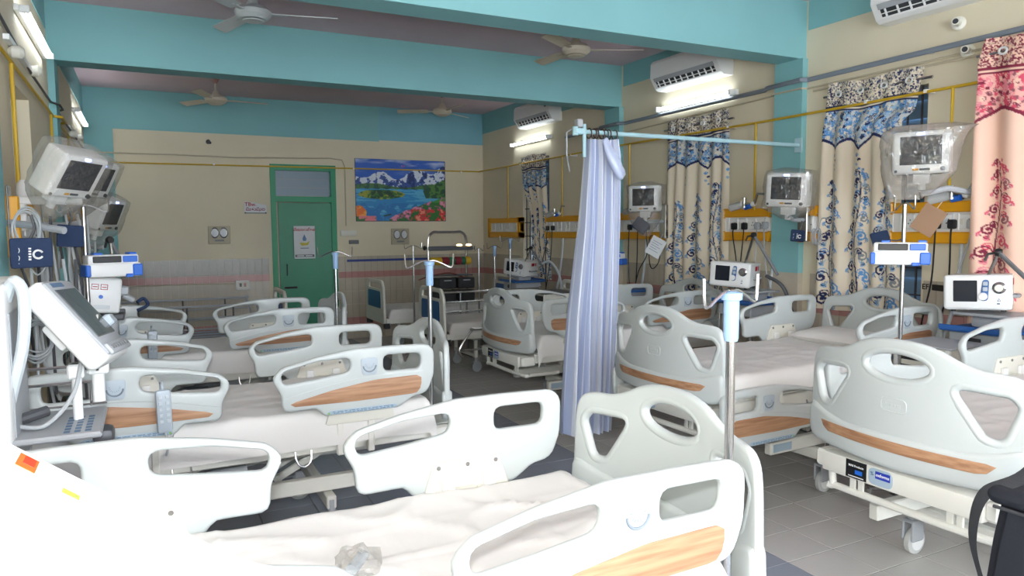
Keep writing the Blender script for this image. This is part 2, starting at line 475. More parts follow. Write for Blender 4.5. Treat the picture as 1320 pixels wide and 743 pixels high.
lo = leaf.build('door_leaf', M_greend, door); lo.location = (DX1-.07, YE+.03, 0); lo.rotation_euler = (0, 0, PI-.10)
# the leaf is hinged on the right and a little ajar on the left
b = MB(); b.tube([(.66, .05, 1.0), (.66, .075, 1.0), (.66, .075, 1.16), (.66, .05, 1.16)], .008, 6); b.box(.52, .70, .02, .032, .80, .83); b.cyl((.60, .035, .815), (.70, .035, .815), .008)
b.build('door_bolt', M_dark, lo)
gl = MB()
proto = None
for k in range(3):
    o = MB().box(DX0+.075, DX1-.075, YE+.05, YE+.058, 0, .118).build('ventilator_pane', M_glass, door) if proto is None else proto.copy()
    if proto is not None: COL.objects.link(o)
    proto = proto or o
    o.location = (0, 0, 2.16+k*.122)

# left wall with a niche-like side door
NY0, NY1, NZ = 4.98, 5.76, 2.52
wl = MB(); wl.box(XL-.28, XL, YB, NY0, 0, ZC); wl.box(XL-.28, XL, NY1, YE, 0, ZC); wl.box(XL-.28, XL, NY0, NY1, NZ, ZC)
struct(wl.build('wall_left', M_cream))
d2 = struct(slab('door_2', XL-.26, XL-.20, NY0, NY1, 0, NZ, M_cream))
MB().box(XL-.20, XL-.195, NY0+.1, NY1-.1, .2, 1.1).box(XL-.20, XL-.195, NY0+.1, NY1-.1, 1.25, 2.35).build('door_panel', M_cream, d2)

# beams, pilasters, painted bands
TR = 1
def trim(x0, x1, y0, y1, z0, z1, m):
    global TR
    o = slab('trim_%d' % TR, x0, x1, y0, y1, z0, z1, m); TR += 1; return o
for y0 in (4.40, 7.03, .9): trim(XL, XR, y0, y0+.25, 3.05, ZC, M_teal)
TR = 20
for y0 in (4.38, 6.99, .88):
    trim(XR-.06, XR, y0, y0+.30, 1.26, 3.05, M_teal); trim(XR-.06, XR, y0, y0+.30, 0, 1.26, M_tile); trim(XL, XL+.05, y0-(.42 if 4 < y0 < 5 else 0), y0+(.28 if not 4 < y0 < 5 else -.16), 0, 3.05, M_teal)
for y0, y1, z in ((YB, 4.38, 3.28), (4.68, 6.99, 3.28), (7.29, YE, 3.2)):
    trim(XR-.006, XR, y0, y1, z, ZC, M_teal); trim(XL, XL+.006, y0, y1, z, ZC, M_teal)
trim(XL, 3.26, YE-.006, YE, 3.0, ZC, M_teal); trim(3.26, XR, YE-.006, YE, 3.02, ZC, M_tealp)
trim(XL, -.31, YE-.03, YE, 0, 3.0, M_teal)

# wall tiles: 0.1 x 0.2 m, the near right-hand bays one by one, the rest joined
wt_mesh = {}
def wtile(y, z, h, m):
    key = (m.name, round(h, 3))
    if key not in wt_mesh:
        o = MB().rbox(-.008, 0, .0015, .0985, .0015, h-.0015, .0012, 1).build('wall_tile', m, wall_right); wt_mesh[key] = o
    else: o = wt_mesh[key].copy(); COL.objects.link(o)
    o.location = (XR, y, z)
ROWS = [(.0, .2, 0), (.2, .13, 1), (.33, .2, 0), (.53, .2, 0), (.73, .2, 0), (.93, .1, 1), (1.03, .23, 0)]
far = [MB(), MB()]; nt = 0
y = YB
while y < YE-.05:
    pil = any(a-.1 < y < a+.3 for a in (4.38, 6.99, .88))
    for z, h, c in ROWS:
        if z > .98 and any(a-.09 < y < b for a, b in WIN): continue
        if pil: continue
        if 2.3 < y < 5.3 and z >= .5 : wtile(y, z, h, (M_tile, M_pink)[c]); nt += 1
        else: far[c].box(XR-.008, XR, y+.0015, y+.0985, z+.0015, z+h-.0015)
    y += .1
for mb, m in zip(far, (M_tile, M_pink)): mb.build('distant_wall_tiles', m, wall_right)['kind'] = 'stuff'
far = [MB(), MB(), MB()]
x = -.31
while x < XR-.05:
    for z, h, c in ROWS:
        if DX0-.1 < x < DX1: continue
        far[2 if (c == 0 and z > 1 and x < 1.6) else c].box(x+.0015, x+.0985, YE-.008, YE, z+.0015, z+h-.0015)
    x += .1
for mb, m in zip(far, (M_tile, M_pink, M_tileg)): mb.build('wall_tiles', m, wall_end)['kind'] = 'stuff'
far = [MB(), MB()]
y = YB
while y < YE-.05:
    for z, h, c in ROWS:
        if NY0-.1 < y < NY1 or any(a-.1 < y < a+.3 for a in (4.38, 6.99, .88)): continue
        far[c].box(XL, XL+.008, y+.0015, y+.0985, z+.0015, z+h-.0015)
    y += .1
wlo = bpy.data.objects['wall_left']
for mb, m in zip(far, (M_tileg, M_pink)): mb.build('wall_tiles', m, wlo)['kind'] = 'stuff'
slab('trim_40', 2.72, 4.1, YE-.014, YE-.008, 1.175, 1.21, mat('blue_border_paint', (44, 66, 140), .5))

# ------------------------------------------------------------------ pipes and conduits
def pipe(name, label, paths, r, m, clips=None, cm=None):
    mb = MB()
    for p in paths: mb.tube(p, r, 8)
    o = mb.build(name, m); tag(o, label, 'pipe')
    if clips:
        for c in clips:
            MB().box(-.012, .09 if c[1] < YE-.2 and c[0] > 3 else .012, -.012, .012, -.012, .012).build('pipe_clip', cm or M_whitep, o).location = c
    return o
x = XR-.088
pipe('gas_pipe', 'thin yellow gas pipe running round the walls with drops to the bed panels', [
    [(x, 0, 2.60), (x, 4.3, 2.58), (x, 4.78, 2.58), (x, 6.9, 2.60), (x, 7.36, 2.6), (x, YE-.03, 2.59), (XL+.35, YE-.03, 2.56), (XL+.35, YE-.06, 2.56), (XL+.03, YE-.06, 2.56), (XL+.03, 7.35, 2.58), (XL+.085, 7.3, 2.58), (XL+.085, 6.95, 2.58), (XL+.03, 6.9, 2.58), (XL+.03, 0, 2.6)],
    [(x, 3.09, 2.59), (x, 3.09, 1.81)], [(x, 4.86, 2.58), (x, 4.86, 1.81)], [(x, 6.75, 2.6), (x, 6.75, 1.81)], [(x, 8.23, 2.6), (x, 8.23, 1.81)], [(x, 9.82, 2.59), (x, 9.82, 1.81)],
    [(XL+.03, 4.85, 2.59), (XL+.03, 4.85, 1.83)], [(XL+.03, 6.75, 2.58), (XL+.03, 6.75, 1.83)], [(XL+.03, 8.2, 2.57), (XL+.03, 8.2, 1.83)]], .011, M_ypipe,
    [(x, q, 2.59) for q in (3.28, 3.75, 5.2, 5.9, 8.0, 9.4)]+[(q, YE-.03, 2.575) for q in (.9, 2.85, 4.6)])
pipe('grey_conduit', 'thick grey conduit pipe clipped along the right wall above the curtains', [[(XR-.045, 0, 2.90), (XR-.045, 4.33, 2.865), (XR-.10, 4.36, 2.865), (XR-.10, 4.72, 2.86), (XR-.045, 4.8, 2.86), (XR-.045, 6.9, 2.85), (XR-.10, 6.97, 2.85), (XR-.10, 7.32, 2.85), (XR-.045, 7.4, 2.85), (XR-.045, 8.2, 2.84)]], .02, M_greyc, [(XR-.045, q, 2.87) for q in (3.3, 3.95, 5.3, 6.1, 2.9)])
pipe('cream_conduit', 'pair of thin cream conduits running just below the grey conduit', [[(XR-.02, 0, 2.84), (XR-.02, 4.36, 2.80), (XR-.075, 4.37, 2.8), (XR-.075, 4.7, 2.8), (XR-.02, 4.72, 2.8), (XR-.02, 6.97, 2.75)], [(XR-.02, 0, 2.80), (XR-.02, 4.3, 2.77)]], .008, M_cond)
pipe('cream_conduit', 'cream conduit crossing the far wall above the green door and down to a switch box', [[(XL+.03, YE-.05, 2.68), (.4, YE-.02, 2.69), (1.2, YE-.02, 2.68), (2.5, YE-.02, 2.72), (2.68, YE-.02, 2.7), (2.72, YE-.02, 2.6), (2.72, YE-.02, 1.72)]], .010, M_cond)
pipe('cable_run', 'black cable sagging along the left wall below the tube lights', [[(XL+.02, 4.3, 2.80), (XL+.02, 5.8, 2.70), (XL+.02, 6.9, 2.69), (XL+.07, 7.03, 2.69), (XL+.07, 7.3, 2.69), (XL+.02, 7.4, 2.69), (XL+.02, 9, 2.68), (XL+.02, YE-.05, 2.68)]], .009, M_dgrey)
pipe('low_conduit', 'thin cream conduit running low along the far wall to a socket', [[(-.2, YE-.02, .93), (1.12, YE-.02, .91)]], .008, M_cond)

# ------------------------------------------------------------------ ceiling fans
def make_fan(name, label, loc, rz, mb_mat):
    t = thing(name, label, 'fan', loc, (0, 0, rz), 'ceiling fans')
    MB().lathe([(.02, -.02), (.09, -.028), (.125, .0), (.13, .03), (.10, .06), (.05, .075), (.03, .12)], 28).build('motor_housing', mb_mat, t)
    MB().lathe([(.075, -.034), (.07, -.04), (.02, -.045)], 24).build('bottom_cap', mb_mat, t)
    h = ZC-loc[2]
    MB().cyl((0, 0, .1), (0, 0, h-.06), .012).build('down_rod', mb_mat, t)
    MB().lathe([(.015, h-.10), (.055, h-.03), (.06, h)], 20).build('canopy', M_pink if 'steel' not in name else mb_mat, t)
    for k in range(3):
        a = 2*PI*k/3
        poly = rpoly([(.19, -.05, .02), (.60, -.06, .015), (.60, .055, .02), (.19, .045, .02)], 3)
        bl = MB().prism([tuple(p) for p in poly], -.003, .003, M=T(0, 0, .02, .26, 0, 0)).box(.10, .24, -.018, .018, .012, .02)
        b = bl.build('blade', mb_mat, t); b.rotation_euler = (0, 0, a)
make_fan('ceiling_fan', 'silver ceiling fan nearest the camera, at the top left', (.78, 5.70, 3.22), math.radians(-12), M_fanb)
make_fan('ceiling_fan', 'cream ceiling fan on the right between the two big beams', (3.50, 5.62, 3.22), math.radians(-25), M_fan)
make_fan('ceiling_fan', 'far cream ceiling fan on the left beyond the second beam', (.84, 9.5, 3.21), math.radians(5), M_fan)
make_fan('ceiling_fan', 'far cream ceiling fan on the right in front of the pale blue patch', (3.65, 9.25, 3.22), math.radians(35), M_fan)

# ------------------------------------------------------------------ air conditioners (local: back on x=0, front towards -x, length along y)
def make_ac(loc, label, L):
    t = thing('air_conditioner', label, 'air conditioner', loc, group='wall air conditioners')
    prof = [(0, 0), (0, .30), (-.185, .30), (-.21, .27), (-.215, .125), (-.150, .022), (-.115, 0)]
    mb = MB(); n = len(prof)
    mb.add([(x, y, z) for y in (-L/2, L/2) for x, z in prof], [(i, (i+1) % n, n+(i+1) % n, n+i) for i in range(n)]+[tuple(range(n)), tuple(range(2*n-1, n-1, -1))])
    mb.build('body', M_whitep, t, 20)
    ang = math.atan2(.125-.022, .065)   # slope of the outlet face
    F = T(-.1825, 0, .0735, 0, ang-PI/2+PI, 0)
    S = Matrix.Translation((-.1825, 0, .0735)) @ Matrix(((-.534, 0, -.846, 0), (0, 1, 0, 0), (.846, 0, -.534, 0), (0, 0, 0, 1)))   # local x up the slope, local z outwards
    MB().box(-.048, .050, -L/2+.06, L/2-.06, -.004, .002, M=S).build('air_outlet', M_dark, t)
    MB().box(.012, .054, -L/2+.05, L/2-.05, .002, .008, M=S).build('louvre_flap', M_greyp, t)
    for k in range(10):
        y = -L/2+.10+k*(L-.20)/9
        MB().box(-.046, .010, y-.006, y+.006, .002, .010, M=S).build('louvre_vane', M_whitep, t)
    MB().box(-.004, .002, -L/2+.06, L/2-.06, .003, .009, M=S @ T(-.02, 0, 0)).build('louvre_bar', M_whitep, t)
    MB().box(-.214, -.212, -L/2+.05, -L/2+.10, .18, .22).build('rating_label', M_dgrey, t)
make_ac((XR, 3.12, 3.13), 'white wall air conditioner cut by the top edge above the pink curtain', 1.05)
make_ac((XR, 5.73, 3.08), 'white wall air conditioner above the middle right tube light', .98)
make_ac((XR, 8.87, 3.08), 'white wall air conditioner in the far right bay', .98)

# ------------------------------------------------------------------ fluorescent tube lights
def make_tube(loc, label, L, side):
    t = thing('tube_light', label, 'light', loc, group='lit tube lights')
    s = side
    MB().rbox(s*.0, s*.03, -L/2-.02, L/2+.02, -.02, .02, .005, 1).build('batten', M_whitep, t)
    MB().cyl((s*.06, -L/2+.02, 0), (s*.06, L/2-.02, 0), .0145, 10).build('lit_tube', M_tube, t)
    for y in (-L/2, L/2-.03): MB().rbox(s*.03, s*.08, y, y+.03, -.022, .022, .004, 1).build('end_cap', M_whitep, t)
make_tube((XR, 5.75, 2.91), 'lit tube light on the right wall under the middle air conditioner', 1.12, -1)
make_tube((XR, 9.2, 2.90), 'lit tube light on the right wall in the far bay', 1.12, -1)
make_tube((XL, 6.0, 3.00), 'lit tube light on the left wall nearest the camera', 1.35, 1)
make_tube((XL, 9.9, 2.98), 'lit tube light on the left wall in the far bay', 1.3, 1)
make_tube((XR, 1.2, 2.91), 'unseen tube light added for fill on the right wall beside the camera', 1.12, -1)  # this tube and the next two are out of view, added for ambient light
make_tube((XL, 1.6, 3.0), 'unseen tube light added for fill on the left wall beside the camera', 1.2, 1)
make_tube((XR, -1.4, 2.91), 'unseen tube light added for fill on the right wall behind the camera', 1.12, -1)
for (y, z, lab) in ((5.35, 2.72, 'nearer'), (9.0, 2.70, 'far')):
    t = thing('wall_fitting', 'spare conduit fittings on the left wall under the %s tube light' % lab, 'fitting', (XL, y, z))
    MB().box(0, .03, -.5, .5, -.015, .015).build('batten', M_whitep, t)
    MB().lathe([(.015, 0), (.035, .02), (.038, .06), (.02, .08)], 14, M=T(.0, .45, 0, 0, PI/2, 0)).build('bulb_holder', M_abs2, t)
    MB().lathe([(.015, 0), (.035, .02), (.038, .06), (.02, .08)], 14, M=T(.0, -.35, -.05, 0, PI/2, 0)).build('bulb_holder', M_abs2, t)
for (y, z, lab) in ((3.12, 3.02, 'upper'), (3.05, 2.82, 'lower')):
    t = thing('wall_fitting', '%s round lamp holder on the right wall below the near air conditioner' % lab, 'fitting', (XR, y, z))
    MB().lathe([(.045, 0), (.045, .02), (.025, .03), (.025, .09)], 16, M=T(0, 0, 0, 0, -PI/2, .3)).build('lamp_socket', M_abs2, t)
    MB().lathe([(.018, .088), (.018, .092)], 12, M=T(0, 0, 0, 0, -PI/2, .3)).build('socket_mouth', M_dark, t)
t = thing('wall_fitting', 'small black hook on the far wall high above the twin dial plate', 'fitting', (.84, YE, 2.88))
MB().cyl((0, 0, 0), (0, -.05, .0), .03, 10).build('hook_base', M_black, t); MB().cyl((.01, -.04, 0), (.02, -.08, -.02), .018, 8).build('hook_tip', M_dgrey, t)

# ------------------------------------------------------------------ bed-head panels
def make_panel(name, label, side, y0, y1, sockets, plugs, cable_to=None, loop=None):
    X = XR if side < 0 else XL; s = side
    t = thing('bed_head_panel', label, 'panel', (X, 0, 0), group='yellow bed head panels')
    MB().rbox(0, s*.055, y0, y1, 1.60, 1.76, .004, 1).build('socket_strip', M_whitep, t)
    for z0, z1 in ((1.745, 1.82), (1.53, 1.61)):
        MB().rbox(0, s*.075, y0, y1, z0, z1, .008, 1).build('panel_rail', M_yellow, t)
    if 'framed' in name:
        for yy in ((y0, y0+.06), (y1-.06, y1)): MB().rbox(0, s*.075, yy[0], yy[1], 1.53, 1.82, .008, 1).build('panel_end', M_yellow, t)
    n = sockets; sp = (y1-y0-.1)/n
    for k in range(n):
        yc = y0+.05+sp*(k+.5)
        mb = MB().rbox(s*.055, s*.062, yc-.05, yc+.05, 1.63, 1.73, .006, 1)
        so = mb.build('socket', M_whitep, t)
        MB().box(s*.062, s*.067, yc+.02, yc+.04, 1.66, 1.70).build('switch', M_abs2, so)
        h = MB()
        for dy, dz in ((-.02, .015), (-.033, -.01), (-.007, -.01)): h.cyl((s*.0615, yc+dy, 1.68+dz), (s*.0632, yc+dy, 1.68+dz), .005, 8)
        h.build('pin_holes', M_dark, so)
    return t
def plug(y, z, m, label, drop, xoff=-.0):
    t = thing('power_plug', label, 'plug', (XR-.062, y, z))
    MB().rbox(-.045, 0, -.026, .026, -.035, .03, .012, 2).build('plug_body', m, t)
    pts = spline([(-.03, 0, -.03), (-.035, 0, -.10)]+[(p[0], p[1], p[2]) for p in drop], 5)
    MB().tube(pts, .006, 6).build('cord', m, t)
make_panel('framed', 'small framed yellow and white bed head panel at the far end of the right wall', -1, 9.47, 10.55, 4, [])
make_panel('p', 'yellow and white bed head panel beside the far window, partly behind the blue curtain', -1, 7.36, 8.70, 6, [])
make_panel('p', 'yellow and white bed head panel under the wrapped monitor right of the blue privacy curtain', -1, 6.18, 6.96, 4, [])
make_panel('p', 'yellow and white bed head panel between the two blue patterned curtains', -1, 4.70, 5.25, 4, [])
make_panel('p', 'yellow and white bed head panel between the blue curtain and the pink curtain', -1, 2.86, 3.52, 4, [])
make_panel('p', 'yellow and white bed head panel extending across the turquoise pilaster', -1, 4.20, 4.37, 1, [])
make_panel('p', 'yellow bed head panel on the left wall at the left edge of the picture', 1, 4.3, 4.95, 3, [])
make_panel('p', 'yellow bed head panel on the left wall behind the hanging leads', 1, 5.0, 5.34, 2, [])
make_panel('p', 'yellow bed head panel farther along the left wall', 1, 7.4, 8.3, 4, [])
MB().rbox(0, .10, 4.265, 4.298, 1.53, 1.83, .006, 1).build('panel_end', M_yellow, bpy.data.objects['bed_head_panel.006'])
plug(5.11, 1.665, M_black, 'left black plug in the panel between the blue curtains', [(-.04, -.06, -.4), (-.05, -.02, -.75)])
plug(4.98, 1.665, M_black, 'right black plug in the panel between the blue curtains', [(-.04, .03, -.4), (-.05, .06, -.75)])
plug(4.82, 1.665, M_greyp, 'left grey plug in the panel between the blue curtains', [(-.04, .01, -.4), (-.05, .04, -.8)])
plug(4.73, 1.670, M_greyp, 'right grey plug in the panel between the blue curtains', [(-.04, -.04, -.4), (-.1, -.25, -.75), (-.1, -.45, -.80), (-.1, -.50, -.95), (-.1, -.44, -.84)])
plug(3.17, 1.665, M_black, 'left black plug in the panel next to the pink curtain', [(-.04, .01, -.4), (-.06, .06, -.75), (-.06, .0, -.95)])
plug(3.06, 1.665, M_black, 'middle black plug in the panel next to the pink curtain', [(-.04, .0, -.4), (-.06, .05, -.75), (-.06, .12, -.95)])
plug(2.93, 1.665, M_greyp, 'grey angled plug in the panel next to the pink curtain', [(-.04, .04, -.25), (-.06, .12, -.5), (-.06, .18, -.62)])
plug(6.74, 1.665, M_black, 'left black plug in the panel right of the privacy curtain', [(-.04, .0, -.4), (-.05, -.06, -.85)])
plug(6.58, 1.665, M_black, 'right black plug in the panel right of the privacy curtain', [(-.04, .0, -.4), (-.05, .02, -.85)])
plug(6.42, 1.665, M_black, 'drooping black plug behind the monitor right of the privacy curtain', [(-.04, -.02, -.3), (-.05, .12, -.5), (-.06, .2, -.8)])
plug(8.62, 1.665, M_black, 'left black plug in the far panel left of the privacy curtain', [(-.04, .03, -.4), (-.05, -.0, -.85)])
plug(8.48, 1.665, M_black, 'right black plug in the far panel left of the privacy curtain', [(-.04, .03, -.4), (-.05, .15, -.85)])
for y, lab in ((3.02, 'near the pink curtain'), (4.66, 'below the middle panel'), (6.5, 'behind the privacy curtain'), (8.3, 'in the far bay')):
    o = MB().tube(spline([(XR-.03, y, 1.53), (XR-.05, y, 1.3), (XR-.07, y+.04, 1.0), (XR-.10, y+.12, .72)], 6), .013, 8).build('hose', M_hose)
    tag(o, 'pale grey suction hose hanging from the panel '+lab, 'hose')

# ------------------------------------------------------------------ adjustable ICU beds
# local frame: x from the foot (0) to the head (2.02), y across, z from the floor
from mathutils import noise as mnoise
BW = .475
def bow(u, v, w, z0=.58, amp=.09): return (-amp*(1-(u/BW)**2)+w, u, z0+v)
HOLES = None
def board_shapes():
    half = [(.0, .540), (.09, .536), (.17, .515), (.24, .482), (.31, .462), (.37, .458), (.42, .448), (.452, .415), (.466, .35), (.472, .24), (.476, .14), (.476, .075), (.455, .032), (.40, .024), (.25, .018), (.0, .014)]
    L = [Vector(p) for p in half]; R = [Vector((-p[0], p[1])) for p in half[1:-1]]
    out = spline([(p.x, p.y, 0) for p in (L+R[::-1])], 4, True)
    out = [Vector((p.x, p.y)) for p in out]
    el = ellipse(0, .432, .142, .056, 48)
    tri = rpoly([(.205, .392, .03), (.40, .382, .03), (.430, .345, .03), (.385, .205, .035), (.325, .215, .03)], 6)
    tri2 = [Vector((-p.x, p.y)) for p in tri]
    return out, [el, tri, tri2]
def make_board(name, parent, foot=True):
    out, holes = board_shapes()
    if foot: fn = bow
    else: fn = lambda u, v, w: (2.02+.05*(1-(u/BW)**2)-w, u, .58+v)
    mb = plate(out, holes, .034, .014, .02, .06, fn=fn)
    for h in holes:
        pts = [fn(p.x, p.y, 0) for p in offset([q for q in resample(h, .015)], -.010 if area2(h) > 0 else .010)]
        mb.tube(pts, .0195, 8, True)
    # thicker lower body with its stepped shoulder
    low = rpoly([(-.470, .205, .03), (-.36, .168, .06), (-.25, .150, .1), (.25, .150, .1), (.36, .168, .06), (.470, .205, .03), (.480, .06, .05), (.44, .022, .05), (0, .008, .3), (-.44, .022, .05), (-.480, .06, .05)], 5)
    plate(low, [], .062, .022, .03, .07, fn=fn, mb=mb)
    # embossed maker's oval
    ring = rpoly([(-.055, .245, .022), (.055, .245, .022), (.055, .300, .022), (-.055, .300, .022)], 5)
    mb.tube([fn(p.x, p.y, -.0165) for p in ring], .003, 6, True)
    for k in range(6):
        mb.box(-.002, .001, -.004, .004, -.006, .006, M=Matrix.Translation(fn(-.03+k*.012, .272, -.0168)))
    o = mb.build(name, M_abs, parent, 50)
    if foot:
        strip = rpoly([(-.385, .128, .004), (.385, .128, .004), (.345, .084, .004), (-.345, .084, .004)], 2)
        plate(strip, [], .004, .0015, .04, .06, fn=lambda u, v, w: bow(u, v, w-.0325)).build('wood_strip', M_woodb, o)
    return o
RAIL_OUT = rpoly([(.072, 1.046, .07), (.30, 1.052, .3), (.50, 1.052, .3), (.70, 1.022, .3), (.86, .985, .06), (.915, .935, .05), (.868, .85, .1), (.866, .762, .04), (.70, .765, .03), (.665, .722, .02), (.275, .722, .03), (.20, .772, .05), (.115, .785, .07), (.078, .88, .12)], 6)
RAIL_OVAL = rpoly([(.868, .962, .04), (.862, .897, .035), (.70, .913, .3), (.528, .935, .04), (.525, 1.008, .04), (.70, .998, .3)], 6)
RAIL_RECT = rpoly([(.150, 1.004, .03), (.355, 1.006, .03), (.355, .922, .03), (.155, .920, .03)], 5)
RAIL_WOOD = rpoly([(.140, .888, .035), (.40, .884, .3), (.62, .852, .3), (.828, .806, .015), (.826, .788, .012), (.5, .783, .3), (.165, .790, .04)], 5)
def make_rail(parent, head, sy):
    fx = (lambda s: 2.005-s) if head else (lambda s: s)
    y0 = sy*BW
    fn = lambda s, v, w: (fx(s), y0+w*sy, v)
    mb = plate(RAIL_OUT, [RAIL_OVAL, RAIL_RECT], .036, .014, .022, .08, fn=fn)
    # fine moulded line under the openings
    mb.tube([fn(s, v, .017) for s, v in spl2([(.14, .905), (.45, .90), (.66, .872), (.86, .83)])], .003, 5)
    o = mb.build('side_rail', M_abs, parent, 50)
    plate(RAIL_WOOD, [], .004, .0015, .03, .1, fn=lambda s, v, w: fn(s, v, w+.019)).build('wood_panel', M_woodr, o)
    d = plate(rpoly([(.385, 1.0, .012), (.475, 1.0, .012), (.468, .912, .014), (.392, .912, .014)], 4), [], .006, .002, .01, .03, fn=lambda s, v, w: fn(s, v, w+.019))
    arc = [fn(.43+.033*math.cos(t), .962+.033*math.sin(t), .023) for t in [PI*1.02+PI*.96*k/14 for k in range(15)]]
    dm = MB().tube(arc, .004, 6)
    for k in range(9):
        t = PI+PI*k/8; dm.tube([fn(.43+r*math.cos(t), .968+r*math.sin(t), .0225) for r in (.017, .024)], .0012, 4)
    d.build('angle_dial', M_dial, o); dm.build('dial_marks', M_greyc, o)['kind'] = 'stuff'
    lb = plate(rpoly([(.285, .748, .010), (.655, .748, .010), (.655, .727, .010), (.285, .727, .010)], 4), [], .003, .001, .02, .1, fn=lambda s, v, w: fn(s, v, w+.019))
    lo = lb.build('instruction_label', M_label, o)
    ln = MB()
    for k in range(2):
        for q in range(16):
            s0 = .31+q*.020; ln.box(*sorted((fx(s0), fx(s0+.014+.004*((q*7+k) % 3-1)))), *sorted((y0+sy*.0205, y0+sy*.0212)), .732+k*.007, .735+k*.007)
    ln.build('label_print', M_lines, o)
    g = MB(); g.add([fn(.636, .731, .0212), fn(.650, .731, .0212), fn(.643, .744, .0212)], [(0, 1, 2)]); g.build('warning_mark', M_green, o)
    br = plate(rpoly([(.285, .665, .004), (.655, .665, .004), (.595, .838, .02), (.345, .838, .02)], 4), [], .014, .004, .02, .1, fn=lambda s, v, w: fn(s, v, w-.022))
    br.rbox(*sorted((fx(.44), fx(.55))), *sorted((y0-sy*.036, y0-sy*.03)), .742, .752, .002, 1)
    bo = br.build('rail_bracket', M_abs2, o)
    for s in (.365, .525):
        MB().rbox(*sorted((fx(s), fx(s+.045))), *sorted((y0-sy*.048, y0-sy*.028)), .735, .785, .006, 2).build('hook_block', M_whitep, o)
    sc = MB()
    for s, v in ((.36, .82), (.47, .82), (.58, .82), (.31, .72), (.63, .72)): sc.cyl(fn(s, v, -.029), fn(s, v, -.033), .008, 10)
    sc.build('screws', M_steel, o)['kind'] = 'stuff'
    # swing arms that carry the rail
    for s in (.40, .56): MB().rbox(*sorted((fx(s), fx(s+.035))), *sorted((y0-sy*.05, y0-sy*.02)), .50, .74, .005, 1).build('rail_arm', M_white, o)
    return o
def spl2(pts): return [(p.x, p.y) for p in spline([(a, b, 0) for a, b in pts], 5)]
def sheet_mesh(seed, amp, drop=.155, foot_gap=.04):
    rn = random.Random(seed); off = Vector((rn.random()*50, rn.random()*50, 0))
    NX, NT = 84, 54; L0, L1 = .055, 1.965; hw = .44; side = drop
    vs = []; fs = []
    def H(x, y):
        p = Vector((x*1.1, y*1.1, 0))+off
        n = mnoise.noise(p*2.2)*.5+mnoise.noise(p*5)*.25
        r1 = 1-abs(mnoise.noise(Vector((x*2.2+y*2.0, x*.9-y*3, seed*3.1))+off))*2; r1 = max(0, r1)**6
        r2 = 1-abs(mnoise.noise(Vector((x*1.5-y*2.6, x*2.4+y*1.2, seed*5.7))+off))*2; r2 = max(0, r2)**6
        fold = sum(math.exp(-((x-c)/.010)**2) for c in (.42, .86, 1.30, 1.74))*.5+sum(math.exp(-((y-c)/.010)**2) for c in (-.22, .0, .22))*.5
        return amp*(n*.9+r1*.9+r2*.8+fold*1.0)
    tot = 2*hw+2*side
    for i in range(NX+1):
        x = L0+(L1-L0)*i/NX
        for j in range(NT+1):
            t = -tot/2+tot*j/NT
            a = abs(t); s = 1 if t >= 0 else -1; R = .035
            if a <= hw-R: y = t; z = .742+H(x, y)
            elif a <= hw-R+R*PI/2:
                q = (a-(hw-R))/R; y = s*(hw-R+R*math.sin(q)); z = .742-R+R*math.cos(q)+H(x, y)*max(0, math.cos(q))
            else:
                dd = a-(hw-R+R*PI/2); k = dd/side
                y = s*(hw+.004+.016*k*mnoise.noise(Vector((x*4.5, s*3, seed)))+.012*k); z = .742-R-dd*(1+.10*mnoise.noise(Vector((x*1.6, s*7, seed+.5))))
            e = min(x-L0, L1-x)
            if e < .05: z -= .10*(1-e/.05)**2
            vs.append((x, y, z))
    n = NT+1
    for i in range(NX):
        for j in range(NT): fs.append((i*n+j, i*n+j+1, (i+1)*n+j+1, (i+1)*n+j))
    return vs, fs
def make_caster(parent, x, y, z=.235):
    c = MB(); c.cyl((x, y, z+.02), (x, y, z-.055), .02, 12)
    c.rbox(x-.035, x+.055, y-.030, y-.020, z-.16, z-.05, .008, 1); c.rbox(x-.035, x+.055, y+.020, y+.030, z-.16, z-.05, .008, 1); c.rbox(x-.035, x+.055, y-.03, y+.03, z-.065, z-.05, .004, 1)
    c.rbox(x+.03, x+.12, y-.02, y+.02, z-.085, z-.072, .004, 1)
    o = c.build('caster', M_greyp, parent)
    w = MB().lathe([(.02, -.016), (.056, -.018), (.066, -.012), (.0665, .0), (.066, .012), (.056, .018), (.02, .016)], 24, M=T(x+.025, y, .067, PI/2, 0, 0))
    w.build('wheel', M_wheel, o)
    MB().lathe([(.045, -.0195), (.045, .0195)], 20, M=T(x+.025, y, .067, PI/2, 0, 0)).build('wheel_hub', M_whitep, o)
